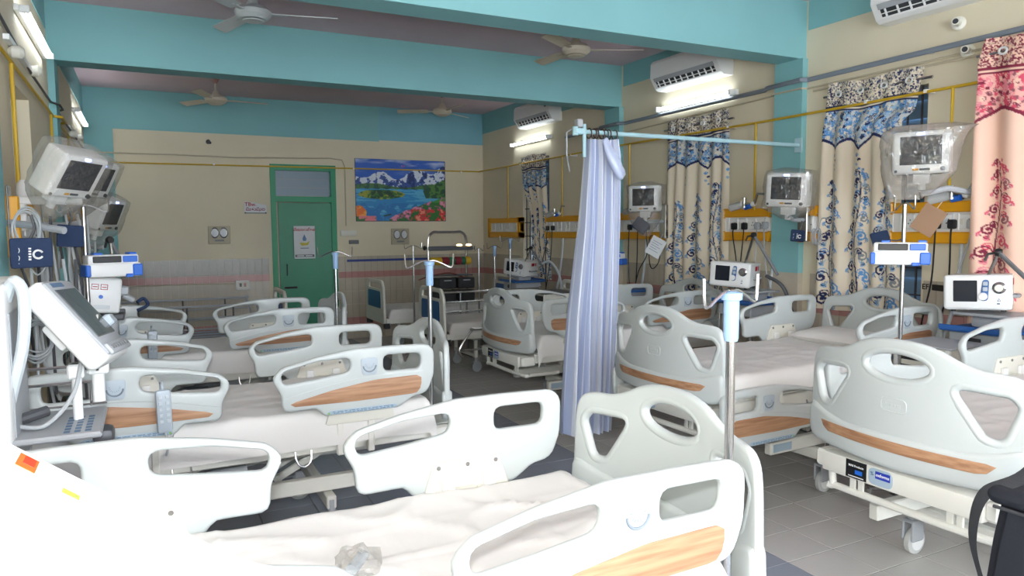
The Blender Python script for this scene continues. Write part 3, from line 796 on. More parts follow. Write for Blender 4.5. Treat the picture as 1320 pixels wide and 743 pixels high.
def make_bed():
    t = thing('hospital_bed', 'x', 'bed', group='adjustable hospital beds with moulded side rails')
    up = []
    fb = make_board('footboard', t, True); up.append(fb)
    up.append(make_board('headboard', t, False))
    for head in (False, True):
        for sy in (1, -1):
            r = make_rail(t, head, sy); r['up'] = 1; r['rail'] = ('h' if head else 'f')+('l' if sy > 0 else 'r'); up.append(r)
    up.append(MB().rbox(.09, 1.93, -.415, .415, .60, .732, .03, 2).build('mattress', M_matt, t))
    vs, fs = sheet_mesh(1, .006); up.append(MB().add(vs, fs).build('bed_sheet', M_sheet, t, 180))
    f = MB()
    for y in (-.42, .38): f.rbox(.04, 1.98, y, y+.04, .515, .59, .006, 1)
    for x in (.08, .5, .95, 1.4, 1.9): f.rbox(x, x+.05, -.38, .38, .53, .58, .004, 1)
    f.box(.06, 1.96, -.40, .40, .585, .60)
    up.append(f.build('deck_frame', M_white, t))
    e = MB().rbox(-.085, .02, -.35, .35, .485, .572, .008, 2)
    for s in (-1, 1): e.rbox(-.07, .06, min(s*.345, s*.40), max(s*.345, s*.40), .492, .568, .012, 1)
    eb = e.build('end_bar', M_white, t); up.append(eb)
    Mx = Matrix.Translation((-.0865, 0, .53)) @ Matrix(((0, 0, -1, 0), (-1, 0, 0, 0), (0, 1, 0, 0), (0, 0, 0, 1)))
    MB().box(-.0862, -.084, .125, .225, .492, .569).build('black_maker_label', M_black, eb, label='black label with white lettering')
    def lab(txt, size, y, z, m): text_mesh('label_text', txt, size, Matrix.Translation((-.0868, y, z)) @ Matrix(((0, 0, -1, 0), (-1, 0, 0, 0), (0, 1, 0, 0), (0, 0, 0, 1))), m, eb)
    lab('MAS Products', .0125, .175, .546, M_whitep); MB().box(-.0868, -.0862, .138, .212, .498, .502).build('small_print', M_whitep, eb)
    MB().box(-.0866, -.084, .145, .180, .512, .530).build('label_patch', M_blue, eb)
    plate(rpoly([(.005, .495, .025), (.115, .495, .025), (.115, .565, .025), (.005, .565, .025)], 5), [], .002, .0005, .01, .03, fn=lambda u, v, w: (-.086+w, u, v)).build('blue_maker_label', M_label, eb, label='pale blue rounded maker label')
    MB().box(-.0885, -.0865, .015, .082, .524, .555).build('label_plate', mat('royal_blue_label', (40, 60, 170), .5), eb)
    text_mesh('label_text', 'oxforms', .018, Matrix.Translation((-.0889, .0485, .540)) @ Matrix(((0, 0, -1, 0), (-1, 0, 0, 0), (0, 1, 0, 0), (0, 0, 0, 1))), M_whitep, eb)
    text_mesh('label_text', '%', .022, Matrix.Translation((-.0875, .098, .540)) @ Matrix(((0, 0, -1, 0), (-1, 0, 0, 0), (0, 1, 0, 0), (0, 0, 0, 1))), M_lines, eb)
    p = MB(); p.tube(spline([(.30, -.36, .41), (.04, -.36, .41), (-.03, -.33, .41), (-.03, .30, .41), (-.03, .33, .41), (-.03, .34, .50)], 4), .016, 10)
    for y in (-.24, -.20, .19, .23): p.rbox(-.036, -.024, y-.014, y+.014, .41, .50, .003, 1)
    up.append(p.build('push_bar', M_white, t))
    for x in (.62, 1.25):
        for s in (-1, 1):
            a = MB().rbox(-.02, .02, -.012, .012, 0, .36, .006, 1, M=T(x+.22, s*.09, .31, 0, -1.1, 0))
            a.cyl((x+.22, s*.07, .31), (x+.22, s*.11, .31), .022, 12); a.cyl((x-.10, s*.07, .475), (x-.10, s*.11, .475), .022, 12)
            a.rbox(x-.15, x-.05, s*.09-.02, s*.09+.02, .44, .53, .006, 1)
            a.build('lift_arm', M_white, t)
    b = MB()
    for s in (-1, 1): b.rbox(.22, 1.78, s*.31-.025, s*.31+.025, .282, .36, .006, 1)
    for x in (.595, 1.62): b.rbox(x, x+.05, -.40, .40, .205, .275, .006, 1)
    b.build('base_frame', M_white, t)
    MB().box(.24, .40, -.338, -.3355, .298, .345).build('base_sticker', M_label, t, label='light blue sticker on the base')
    for x in (.62, 1.645):
        for s in (-1, 1): make_caster(t, x, s*.385)
    mo = MB().cyl((.85, -.12, .42), (1.25, -.12, .36), .035, 14).rbox(.75, .88, -.18, -.06, .36, .46, .01, 2).cyl((1.0, .12, .40), (1.4, .12, .36), .03, 14)
    up.append(mo.build('lift_motor', M_greyp, t))
    for s in (-1, 1):
        for x in (.72, 1.28): up.append(MB().tube(bez((x, s*.42, .54), (x-.01, s*.45, .44), (x+.09, s*.45, .44), (x+.08, s*.42, .54), 8), .005, 6).build('drain_hook', M_steel, t))
    for o in up: o['up'] = 1
    return t
def place_bed(root, label, loc, rz, dz=0, low=(), sheet=None, base=0, foot_rails=0):
    root['label'] = label; root.location = loc; root.rotation_euler = (0, 0, rz)
    for c in root.children:
        if c.get('up'):
            dn = c.get('rail') in low and c.get('rail') is not None
            c.location = (-.12 if dn else 0, 0, dz-(.37 if dn else 0)+(foot_rails if c.get('rail') in ('fl', 'fr') else 0))
            if dn:
                for q in c.children:
                    if q.name.startswith('rail_arm'): q.location.z = .26
                    if q.name.startswith(('rail_bracket', 'hook_block', 'screws')): q.location.z = .06
        elif base and c.name.split('.')[0] in ('base_frame', 'caster', 'lift_arm', 'base_sticker'): c.location.x = base
        if sheet is not None and c.name.startswith('bed_sheet'):
            vs, fs = sheet_mesh(*sheet); me = bpy.data.meshes.new('bed_sheet'); me.from_pydata(vs, [], fs); me.materials.append(M_sheet)
            me.polygons.foreach_set('use_smooth', [True]*len(me.polygons)); c.data = me
    return root
bed0 = make_bed()
beds = [bed0]+[copy_tree(bed0) for _ in range(5)]
XF = 1.46
place_bed(beds[0], 'nearest left hospital bed, flash-lit white, with a crumpled white sheet', (XF, 1.87, 0), PI, 0, (), (3, .014, .13))
place_bed(beds[1], 'second hospital bed on the left, behind the nearest one, with a grey remote', (XF-.03, 4.09, 0), PI, 0, (), (5, .011, .17))
place_bed(beds[2], 'third hospital bed on the left, next to the green door pole', (XF-.06, 6.24, 0), PI, 0, (), (8, .010, .15))
place_bed(beds[3], 'nearest right hospital bed with its footboard in full view at the right edge', (2.76, 1.86, 0), 0, .08, (), (9, .008, .14), 0, -.05)
place_bed(beds[4], 'second hospital bed on the right, with a pillow and a lowered side rail', (2.76, 3.40, 0), .045, .08, ('fr', 'fl'), (11, .010, .11), .30)
place_bed(beds[5], 'third hospital bed on the right, partly hidden by the blue privacy curtain', (2.78, 5.58, 0), 0, .03, (), (13, .006, .15))

# pillow
def make_pillow(loc, rot, label):
    mb = MB(); N = 22; vs = []; fs = []
    for side in (1, -1):
        for i in range(N+1):
            for j in range(N+1):
                u = -1+2*i/N; v = -1+2*j/N
                e = (1-abs(u)**3.5)*(1-abs(v)**3.5); h = max(0, e)**.55*.055
                vs.append((u*.17*(1-.06*(1-abs(v))), v*.29*(1-.05*(1-abs(u))), side*h+.006*mnoise.noise(Vector((u*2, v*3, side)))))
        o = (0 if side > 0 else (N+1)**2)
        for i in range(N):
            for j in range(N): fs.append((o+i*(N+1)+j, o+i*(N+1)+j+1, o+(i+1)*(N+1)+j+1, o+(i+1)*(N+1)+j))
    mb.add(vs, fs); o = mb.build('pillow', M_sheet, None, 180); o.location = loc; o.rotation_euler = rot
    tag(o, label, 'pillow'); return o
make_pillow((4.40, 3.52, .865), (0, -.06, .05), 'flat white pillow at the head of the second right bed')

# IV poles
def make_pole(name, label, loc, zb, zt, rz=0, cap=True, arms=2, hz=None):
    t = thing('iv_pole', label, 'iv pole', loc, (0, 0, rz), 'steel drip poles')
    MB().cyl((0, 0, zb), (0, 0, zt), .0125, 12).build('pole', M_steel, t)
    if cap:
        MB().lathe([(.018, zt-.13), (.020, zt-.12), (.021, zt-.02), (.028, zt-.018), (.029, zt), (.016, zt+.004)], 18).build('collar', M_collar, t)
    for k in range(arms):
        s = 1 if k == 0 else -1
        pts = spline([(0, 0, zt+.004), (s*.03, .006*s, zt+.006), (s*.075, .01*s, zt-.012), (s*.112, .014*s, zt-.03), (s*.128, .015*s, zt-.02), (s*.132, .015*s, zt+.045)], 5)
        MB().tube(pts, .0045, 7).build('hook', M_steel, t)
    return t
make_pole('p', 'drip pole with pale blue collar standing on the nearest left bed', (1.402, 1.462, 0), .50, 1.475, .15)
make_pole('p', 'drip pole with pale blue collar on the second left bed', (1.385, 3.735, 0), .50, 1.475, -.36)
make_pole('p', 'drip pole with collar in front of the green door', (1.345, 5.76, 0), .50, 1.475, -.25)

# ------------------------------------------------------------------ printed curtains
def disc(img, x, y, r, c, res):
    h, w, _ = img.shape
    x0, x1 = max(0, int((x-r)/res)), min(w, int((x+r)/res)+2); y0, y1 = max(0, int((y-r)/res)), min(h, int((y+r)/res)+2)
    if x0 >= x1 or y0 >= y1: return
    yy, xx = np.mgrid[y0:y1, x0:x1]; m = ((xx+.5)*res-x)**2+((yy+.5)*res-y)**2 <= (r+res*.3)**2
    img[y0:y1, x0:x1][m] = c
def swirl(img, x, y, R, a0, hand, c, th, res, turns=1.5):
    n = int(26*turns*max(1, R/.03))
    for k in range(n):
        t = k/n; a = a0+hand*t*turns*2*PI; r = R*(1-t*.86)
        disc(img, x+r*math.cos(a), y+r*math.sin(a), th*(.35+.9*t if t < .9 else 1.5), c, res)
def lin(c): return np.array(srgb(c)[:3], np.float32)
def curtain_print(Wd, Hd, res, pal, seed):
    """flat textile print: eyelet heading, scalloped scroll valance, climbing scrolls"""
    rn = random.Random(seed); w = int(Wd/res)+1; h = int(Hd/res)+1
    base, dark, mid, light, tan = [lin(c) for c in pal]
    img = np.empty((h, w, 3), np.float32); img[:] = base
    # climbing scrolls
    ncol = max(2, int(round(Wd/.27)))
    def stroke(x0, y0, a, L_, bend, c, t0):
        for s in range(int(L_/.002)):
            q = s*.002/L_; aa = a+bend*q; x0 += .002*math.cos(aa); y0 += .002*math.sin(aa); disc(img, x0, y0, t0*(1-q*.85), c, res)
    for c in range(ncol):
        x0 = Wd*(c+.5)/ncol+rn.uniform(-.015, .015); top = .70+.16*((c*2+seed) % 3)/2; y = top; k = 0
        while y < Hd-.02:
            p = (y-top)/max(.1, Hd-top); R = .022+.036*p**.7; side = 1 if k % 2 else -1
            col = (dark, mid, dark, tan)[k % 4]
            for s in range(int(R*2.3/.003)):
                yy_ = y+s*.003; disc(img, x0+.022*math.sin(yy_*8+c), yy_, .0035+.002*p, tan if (k % 3 and p < .75) else dark, res)
            xs = x0+.022*math.sin(y*8+c)
            swirl(img, xs+side*R*1.25, y, R, PI if side > 0 else 0, side, col, .0045+.0045*p, res, 1.35)
            swirl(img, xs-side*R*1.0, y+R*.9, R*.7, 0 if side > 0 else PI, -side, (mid, dark, light)[k % 3], .004+.003*p, res, 1.25)
            for q in range(5): stroke(xs-side*R*.9, y-R*.15, -PI/2-side*(.1+.38*q), R*(1.0-.1*q), side*.9, (light, tan, mid, dark, light)[q], .0040+.002*p)
            for q in range(3): stroke(xs+side*R*2.1, y+R*.3, PI/2-side*(.2+.4*q), R*.8, side*1.0, (tan, light, mid)[q], .0035+.002*p)
            y += R*1.75; k += 1
    nd = int(round(Wd/.29)); sw = Wd/nd
    def edge(a):
        q = (a/sw) % 1; return .44+.085*abs(2*q-1)**1.6 if True else 0
    for i in range(w):
        a = i*res; e = edge(a+sw*.5*(seed % 2)); j1 = min(h, int(e/res))
        img[int(.20/res):j1, i] = lin(pal[0])*.55+lin(pal[3])*.45
    n = int(Wd*.25/.00034)
    for _ in range(n):
        a = rn.random()*Wd; b = .215+rn.random()*.30
        if b > edge(a+sw*.5*(seed % 2))-.012: continue
        swirl(img, a, b, .008+rn.random()*.012, rn.random()*6, rn.choice((1, -1)), rn.choice((mid, mid, mid, dark, light, tan, base)), .0028, res, 1.1)
    for i in range(w):
        a = i*res; e = edge(a+sw*.5*(seed % 2)); j1 = int(e/res); img[max(0, j1-2):j1+2, i] = dark
    for k in range(nd):
        a = (k+.5)*sw+sw*.5*((seed+1) % 2)
        for q in range(4): swirl(img, a+(.012 if q % 2 else -.012), .57+.035*q, .016-.002*q, q*2, 1 if q % 2 else -1, (mid, dark, light, mid)[q], .0034, res, 1.2)
    j = int(.185/res); img[:j] = base
    for _ in range(int(Wd*.185/.00012)):
        disc(img, rn.random()*Wd, rn.random()*.18, .002+rn.random()*.0035, rn.choice((dark, dark, tan, base*.7)), res)
    img[j:j+3] = dark; img[j+3:j+5] = base; img[j+5:j+7] = dark
    return img
def make_curtain(label, zt, zb, left, right, pal, seed, folds, eyelets, amp=.020, out=0):
    """left/right: functions of v (0 top, 1 bottom) giving the y of the two hanging edges"""
    Wd = abs(left(0)-right(0)); Hd = zt-zb; res = .006
    img = curtain_print(Wd, Hd, res, pal, seed); h, w, _ = img.shape
    vs = np.empty((h, w, 3), np.float32); rn = random.Random(seed); ph = rn.random()*6
    vv = np.linspace(0, 1, h)[:, None]; uu = np.linspace(0, 1, w)[None, :]
    lf = np.array([left(v) for v in vv[:, 0]])[:, None]; rg = np.array([right(v) for v in vv[:, 0]])[:, None]
    a = amp*np.where(vv < .1, .45, np.minimum(1, .45+(vv-.1)*3)); th = 2*PI*folds*(uu+.03*np.sin(2.3*uu*PI+ph)+.02*np.sin(3*vv+ph))
    vs[..., 0] = XR-.034-out-.010*(vv < .105)-a*np.sin(th)*(1+.3*np.sin(5*uu+ph))
    vs[..., 1] = lf+(rg-lf)*uu+.25*a*np.cos(th)
    vs[..., 2] = zt-Hd*vv+.012*np.sin(uu*9+ph)*(1-vv)
    idx = np.arange(h*w).reshape(h, w)
    f = np.stack([idx[:-1, :-1], idx[:-1, 1:], idx[1:, 1:], idx[1:, :-1]], -1).reshape(-1, 4)
    me = bpy.data.meshes.new('curtain'); me.vertices.add(h*w); me.vertices.foreach_set('co', vs.ravel())
    me.loops.add(len(f)*4); me.loops.foreach_set('vertex_index', f.ravel().astype(np.int32))
    me.polygons.add(len(f)); me.polygons.foreach_set('loop_start', np.arange(0, len(f)*4, 4, dtype=np.int32)); me.polygons.foreach_set('loop_total', np.full(len(f), 4, np.int32))
    me.polygons.foreach_set('use_smooth', [True]*len(f))
    ca = me.color_attributes.new('print', 'FLOAT_COLOR', 'POINT')
    ca.data.foreach_set('color', np.concatenate([img, np.ones((h, w, 1), np.float32)], -1).ravel())
    me.materials.append(M_curt); me.update(); me.validate()
    o = bpy.data.objects.new('window_curtain', me); COL.objects.link(o); tag(o, label, 'curtain')
    r = MB().tube([(XR-.036-out, left(0)+.06, zt-.085), (XR-.036-out, right(0)-.06, zt-.085)], .010, 8)
    for yy in (left(0)+.03, right(0)-.03): r.cyl((XR, yy, zt-.085), (XR-.036-out, yy, zt-.085), .008)
    r.build('curtain_rod', M_steel, o)
    for k in range(eyelets):
        u = (k+.5)/eyelets; yy = left(0)+(right(0)-left(0))*u
        MB().tube([(XR-.062-out, yy+.024*math.cos(t), zt-.085+.02*math.sin(t)) for t in [2*PI*q/14 for q in range(14)]], .008, 6, True).build('eyelet_ring', M_eyelet, o)
    return o
BLUE = [(228, 216, 194), (30, 40, 84), (92, 146, 200), (150, 180, 206), (128, 134, 138)]
PINK = [(238, 200, 178), (128, 32, 60), (214, 80, 104), (232, 140, 150), (150, 90, 96)]
L = lambda *p: (lambda v: float(np.interp(v, [q[0] for q in p], [q[1] for q in p])))
make_curtain('blue scroll curtain on the nearer window between the turquoise pilaster and the pink curtain', 2.78, .98, L((0, 4.12), (.2, 4.17), (1, 4.21)), L((0, 3.33), (.16, 3.40), (.2, 3.50), (1, 3.47)), BLUE, 1, 4.5, 4)
make_curtain('blue scroll curtain on the middle window right of the wrapped monitor', 2.76, .95, L((0, 6.14), (1, 6.18)), L((0, 5.25), (1, 5.24)), BLUE, 2, 5.5, 4)
make_curtain('faded blue scroll curtain bunched up on the far window', 2.70, .95, L((0, 9.48), (.22, 9.46), (.45, 9.22), (.7, 9.16), (1, 9.1)), L((0, 8.74), (.2, 8.77), (.5, 8.74), (.7, 8.70), (1, 8.62)), BLUE, 5, 5, 3)
make_curtain('pink and maroon scroll curtain at the right edge', 2.83, .95, L((0, 2.86), (.08, 2.90), (1, 2.90)), L((0, 1.95), (1, 1.95)), PINK, 4, 5, 4, .024, .085)

# ------------------------------------------------------------------ blue satin privacy curtain on its rail
def make_privacy():
    o_ = thing('privacy_curtain', 'shiny blue striped privacy curtain gathered at the end of its pale blue rail', 'curtain', (2.9, 4.4, 0))
    NU, NV = 150, 60; vs = []; fs = []; ms = []
    z1, z0 = 2.285, .16
    for j in range(NV+1):
        v = j/NV; xl = np.interp(v, [0, .3, .6, 1], [2.832, 2.79, 2.715, 2.655])-2.9; xr = np.interp(v, [0, .06, .5, 1], [3.055, 3.075, 3.06, 3.03])-2.9
        for i in range(NU+1):
            u = i/NU; th = 2*PI*8*u+.5*math.sin(3*v+u*4); a = .045+.03*v
            vs.append((xl+(xr-xl)*u+.012*math.cos(th*.5+v*3), a*math.sin(th)+.02*math.sin(2.2*v+5*u), z1-(z1-z0)*v+.01*mnoise.noise(Vector((u*9, v*4, 2)))))
    for j in range(NV):
        for i in range(NU): fs.append((j*(NU+1)+i, j*(NU+1)+i+1, (j+1)*(NU+1)+i+1, (j+1)*(NU+1)+i)); ms.append(1 if int(i/NU*44) % 2 else 0)
    mb = MB(); mb.v = vs; mb.f = fs; mb.m = ms
    mb.build('striped_cloth', [M_satin, M_satinw], o_, 180)
    fl = MB(); pts = spline([(.03, -.07, 2.27), (.05, -.10, 2.18), (.10, -.115, 2.08), (.15, -.10, 2.02), (.175, -.07, 2.06)], 5)
    for dx in (0, .02, .04): fl.tube([(p.x+dx*.6, p.y+dx*.3, p.z+dx*.5) for p in pts], [.012+.02*math.sin(PI*k/(len(pts)-1)) for k in range(len(pts))], 10)
    fl.build('tucked_fold', M_satin, o_, 60)
    for k in range(7):
        x = -.05+.035*k
        MB().tube([(x+.01*math.sin(k*2.3), .034*math.cos(t), 2.325+.034*math.sin(t)) for t in [2*PI*q/16 for q in range(16)]], .0045, 6, True).build('curtain_ring', M_brown, o_)
make_privacy()
t = thing('curtain_rail', 'pale blue pipe rail standing out from the right wall, holding the privacy curtain', 'rail', (0, 4.4, 2.335))
MB().tube([(2.73, 0, 0), (XR-.06, 0, 0)], .016, 10).build('rail_pipe', M_bluerod, t)
MB().cyl((2.80, -.016, -.18), (2.80, -.016, .05), .014, 10).rbox(2.72, 2.80, -.025, .025, -.022, .022, .008, 1).cyl((2.735, 0, -.03), (2.735, 0, .03), .022, 12).build('end_joint', M_bluerod, t)
MB().rbox(2.745, 2.79, -.02, .03, .03, .085, .006, 1).tube([(2.77, 0, .02), (2.79, .05, .05), (2.72, .09, .0), (2.70, .06, -.16), (2.72, .05, -.28), (2.70, .05, -.17)], .006, 6).build('clamp', M_greyp, t)
MB().rbox(XR-.07, XR-.06, -.04, .04, -.06, .06, .004, 1).build('wall_plate', M_bluerod, t)

# ------------------------------------------------------------------ wrapped patient monitors (local: front towards -y, centre at origin)
def make_monitor(label, loc, rot, scale=1, seed=1, cover=True, arm=None, tail=.26, ear=1, bag=None):
    t = thing('patient_monitor', label, 'monitor', loc, rot, 'patient monitors in clear plastic'); t.scale = (scale,)*3
    c = MB().rbox(-.165, .165, 0, .14, -.135, .135, .022, 3)
    c.rbox(-.12, .12, .13, .17, -.11, .11, .02, 2)
    c.build('casing', M_whitep, t)
    MB().rbox(-.118, .118, -.004, .01, -.075, .105, .003, 1).build('screen', M_screen, t, label='dark switched-off screen')
    MB().rbox(-.022, .022, -.004, .01, .112, .126, .004, 1).build('alarm_lamp', M_led, t, label='glowing blue-white alarm lamp')
    MB().rbox(-.045, -.01, -.003, .01, -.112, -.098, .002, 1).build('yellow_badge', M_yellow, t)
    MB().rbox(-.005, .055, -.003, .01, -.112, -.098, .002, 1).build('grey_badge', M_dgrey, t)
    MB().lathe([(.014, 0), (.013, .012)], 14, M=T(.125, 0, -.106, PI/2, 0, 0)).build('control_knob', M_dark, t)
    MB().lathe([(.009, 0), (.008, .006)], 12, M=T(-.14, 0, -.112, PI/2, 0, 0)).build('power_button', M_dgrey, t)
    if cover:
        rn = random.Random(seed); mb = MB(); K = 16; N = 40; vs = []; fs = []
        prof = [(-.135-tail, .05, .04), (-.135-tail*.75, .09, .06), (-.135-tail*.45, .15, .085), (-.16, .185, .11), (-.10, .187, .115), (0, .188, .118), (.10, .188, .118), (.145, .186, .112), (.168, .15, .08), (.178, .05, .03)]
        if bag: prof = [(q[0], 0, .06+.07*min(1, (q[0]-bag[0][0])/.2)*(1 if q[0] < .16 else .5)) for q in bag]
        zz = np.linspace(prof[0][0], prof[-1][0], K)
        for k, z in enumerate(zz):
            a = np.interp(z, [p[0] for p in prof], [p[1] for p in prof]); b = np.interp(z, [p[0] for p in prof], [p[2] for p in prof])
            for q in range(N):
                th = 2*PI*q/N; ct, st = math.cos(th), math.sin(th); e = 5 if z > -.16 or bag else 2.6
                r = (abs(ct)**e+abs(st)**e)**(-1/e)
                if bag: a = np.interp(z, [p[0] for p in bag], [p[1 if ct < 0 else 2] for p in bag])
                x = a*r*ct; y = .075+b*r*st
                d = .020*mnoise.noise(Vector((x*9, y*9+seed, z*7+seed*3)))+.010*mnoise.noise(Vector((x*24, y*24, z*20+seed)))
                if y < 0 and abs(x) < .15 and z > -.14: d = abs(d)*.45
                k_ = 1+.25*ear*max(0, (z-.02)/.17)*(1 if ct > .75 else 0)
                vs.append((x*(1+d/.18)*k_, y+(d*st if st > 0 else -abs(d)*.8), z+d*.4))
        for k in range(K-1):
            for q in range(N): fs.append((k*N+q, k*N+(q+1) % N, (k+1)*N+(q+1) % N, (k+1)*N+q))
        fs.append(tuple(range((K-1)*N, K*N)))
        mb.add(vs, fs)
        for i_, f_ in enumerate(fs):
            cx = [sum(vs[q][k] for q in f_)/len(f_) for k in range(3)]
            if cx[1] < .0 and abs(cx[0]) < .15 and -.13 < cx[2] < .14: mb.m[i_] = 1
        mb.build('plastic_cover', [M_bagfilm if bag else M_film, M_film2], t, 22, label='crumpled clear polythene cover')
    MB().rbox(-.05, .05, .04, .12, -.20, -.135, .01, 2).cyl((0, .08, -.24), (0, .08, -.15), .022, 12).build('mount', M_whitep, t)
    return t
def arm(parent_label, pts, r=.018, track=True):
    o = MB().tube(pts, r, 10).build('monitor_arm', M_greyp); tag(o, parent_label, 'bracket')
    if track: MB().rbox(pts[-1][0]-.02*(1 if pts[-1][0] > 0 else -1)-.015, pts[-1][0]+.015, pts[-1][1]-.05, pts[-1][1]+.05, pts[-1][2]-.18, pts[-1][2]+.18, .006, 1).build('wall_track', M_steel, o)
make_monitor('monitor in a large crumpled plastic bag above the nearer right bed panel', (4.55, 3.06, 2.13), (.10, 0, -1.12), 1.03, 3, True, None, .2, 0, [(-.30, .20, -.02), (-.27, .215, .05), (-.20, .225, .13), (-.13, .225, .185), (0, .23, .20), (.10, .225, .235), (.15, .215, .29), (.165, .20, .30), (.175, .15, .18)])
make_monitor('monitor in a tight plastic cover left of the nearer blue curtain', (4.58, 4.20, 1.945), (.08, .06, -1.16), 1, 5, True, None, .10, .3)
make_monitor('monitor in a plastic bag between the privacy curtain and the middle window', (4.6, 6.08, 1.955), (.03, 0, -.95), .98, 8, True, None, .26, .6)
make_monitor('nearest monitor in plastic on the left wall, tilted towards the beds', (-.265, 4.02, 1.905), (.58, .03, .92), .84, 11, True, None, .16, .2)
make_monitor('second monitor in plastic on the left, half hidden behind the nearest', (-.252, 5.5, 1.985), (.5, .03, .95), .9, 13, True, None, .22, .2)
make_monitor('lowest monitor in plastic on the left, seen almost edge-on', (-.215, 6.5, 1.775), (.4, .0, 1.15), .95, 17, True, None, .22, .2)
arm('grey swing arm with a wall track holding the monitor left of the nearer blue curtain', [(4.65, 4.24, 1.74), (4.75, 4.27, 1.71), (4.92, 4.30, 1.71)])
arm('grey swing arm holding the bagged monitor above the nearer right bed panel', [(4.62, 3.10, 1.86), (4.76, 3.0, 1.90), (4.97, 2.92, 1.86)], .02, False)
arm('grey swing arm holding the bagged monitor next to the privacy curtain', [(4.68, 6.12, 1.72), (4.8, 6.14, 1.72), (4.95, 6.16, 1.72)])
arm('grey swing arm holding the nearest left monitor', [(-.34, 4.07, 1.66), (-.45, 4.15, 1.68), (-.59, 4.27, 1.70)])
arm('grey swing arm holding the second left monitor', [(-.33, 5.55, 1.72), (-.45, 5.6, 1.70), (-.6, 5.65, 1.70)])
arm('grey swing arm holding the lowest left monitor', [(-.29, 6.54, 1.53), (-.45, 6.6, 1.55), (-.6, 6.65, 1.55)])

# blood-pressure cuffs, tags, leads
def make_cuff(label, loc, rot, s=1, text=True):
    t = thing('pressure_cuff', label, 'cuff', loc, rot); t.scale = (s,)*3
    fn = lambda u, v, w: (u, w+.012*math.cos(u*22), v)
    plate(rpoly([(-.08, .065, .012), (.08, .07, .012), (.085, -.06, .012), (-.075, -.07, .012)], 4), [], .02, .008, .012, .025, fn=fn).build('cuff', M_navy, t)
    Mr = lambda x, z, rz=0: Matrix.Translation((x, -.002, z)) @ Euler((PI/2, rz, 0)).to_matrix().to_4x4()
    MB().tube(spline([(0, .02, .06), (.02, .03, .11), (.01, .04, .17)], 5), .006, 6).build('air_tube', M_dgrey, t)
    if text:
        for s_, x, z in (('CE', -.052, .045),): text_mesh('cuff_print', s_, .022, Mr(x, z, PI/2), M_whitep, t)
        ring = MB().tube([(.028+.018*math.cos(a), -.003+.0, -.005+.018*math.sin(a)) for a in [.5+5.3*k/16 for k in range(17)]], .0045, 6); ring.build('cuff_ring_mark', M_whitep, t)
        b = MB()
        for z in (.012, -.022): b.tube([(-.052+.010*math.cos(a), -.002, z+.014*math.sin(a)) for a in [2*PI*k/10 for k in range(10)]], .0022, 5, True)
        b.tube([(-.063, -.002, -.055), (-.063, -.002, -.037), (-.043, -.002, -.046)], .0022, 5, True)
        for z in (.02, .008, -.004, -.016, -.028): b.box(-.008, .002, -.002, .0, z-.003, z+.004)
        for z in (.012, -.004, -.02): b.box(.062, .07, -.0025, .0, z-.008, z+.005)
        bo = b.build('cuff_symbols', M_whitep, t); bo['kind'] = 'stuff'
    return t
make_cuff('navy pressure cuff with white symbols hanging below the nearest left monitor', (-.475, 4.02, 1.555), (0, .03, .25), 1.05)
make_cuff('folded navy cuff farther back below the left monitors', (-.36, 4.6, 1.63), (0, .1, .6), .9, False)
make_cuff('navy cuff hanging at the left edge of the bagged monitor by the blue curtain', (4.72, 3.45, 1.545), (0, 1.35, -1.1), .9, False)
make_cuff('navy cuff with a white mark below the tight-covered monitor', (4.70, 4.18, 1.58), (0, .12, -1.3), .72)
make_cuff('folded dark cuff strapped under the monitor next to the privacy curtain', (4.62, 6.15, 1.68), (0, .65, -.95), 1.0, False)
def card(label, loc, rot, w, h, m, lines=False):
    o = MB().rbox(-w/2, w/2, -.0015, .0015, -h/2, h/2, .0007, 1).build('card_tag', m); o.location = loc; o.rotation_euler = rot; tag(o, label, 'card')
    if lines:
        l = MB()
        for k in range(5): l.box(-w*.35, w*.3-(k % 2)*.03, -.0025, -.0015, h*.25-k*h*.12, h*.25-k*h*.12+.004)
        l.build('print_lines', M_lines, o)['kind'] = 'stuff'
    o2 = MB().tube([(0, 0, h*.48), (.0, .01, h*.75)], .002, 5).build('string', M_abs2, o)
card('brown cardboard tag hanging askew over the nearer right bed panel', (4.72, 3.10, 1.69), (0, .55, -1.15), .15, .19, M_cardb)
card('white printed card hanging askew under the monitor next to the privacy curtain', (4.72, 6.02, 1.455), (0, .5, -.95), .16, .20, M_paper, True)
def leads(label, pts_list, m, r=.0045):
    t = None; base = Vector(pts_list[0][0])
    for i, pts in enumerate(pts_list):
        o = MB().tube(spline(pts, 6), r, 6)
        if t is None: t = thing('lead_bundle', label, 'leads', tuple(pts[0])); 
        oo = o.build('lead', m, t); oo.location = -base
def coil(c, R, n, ax=(0, 1, 0), jit=.2, seed=0):
    rn = random.Random(seed); pts = []
    for k in range(n*10):
        a = 2*PI*k/10; r = R*(1+jit*math.sin(k*.7+seed)); pts.append((c[0]+r*math.cos(a)*.8, c[1]+.02*math.sin(k*.37+seed), c[2]+r*1.3*math.sin(a)))
    return pts
rn = random.Random(3); lead_l = []
for k in range(30):
    y = rn.uniform(4.25, 5.6); x = XL+rn.uniform(.05, .16)+(.24*rn.random() if k % 3 else 0); z0 = rn.uniform(1.5, 1.78)
    p = [(x, y, z0), (x+rn.uniform(-.02, .05), y+rn.uniform(-.1, .1), z0-.3), (x+rn.uniform(-.05, .06), y+rn.uniform(-.15, .15), rn.uniform(.98, 1.2)), (x+rn.uniform(-.06, .06), y+rn.uniform(-.2, .2), rn.uniform(.72, 1.0))]
    lead_l.append(p)
leads('tangle of grey leads hanging down the left wall below the yellow panel', lead_l[:19], M_cable, .0075)
leads('dark leads hanging among the grey ones on the left wall', lead_l[19:], M_dgrey, .008)
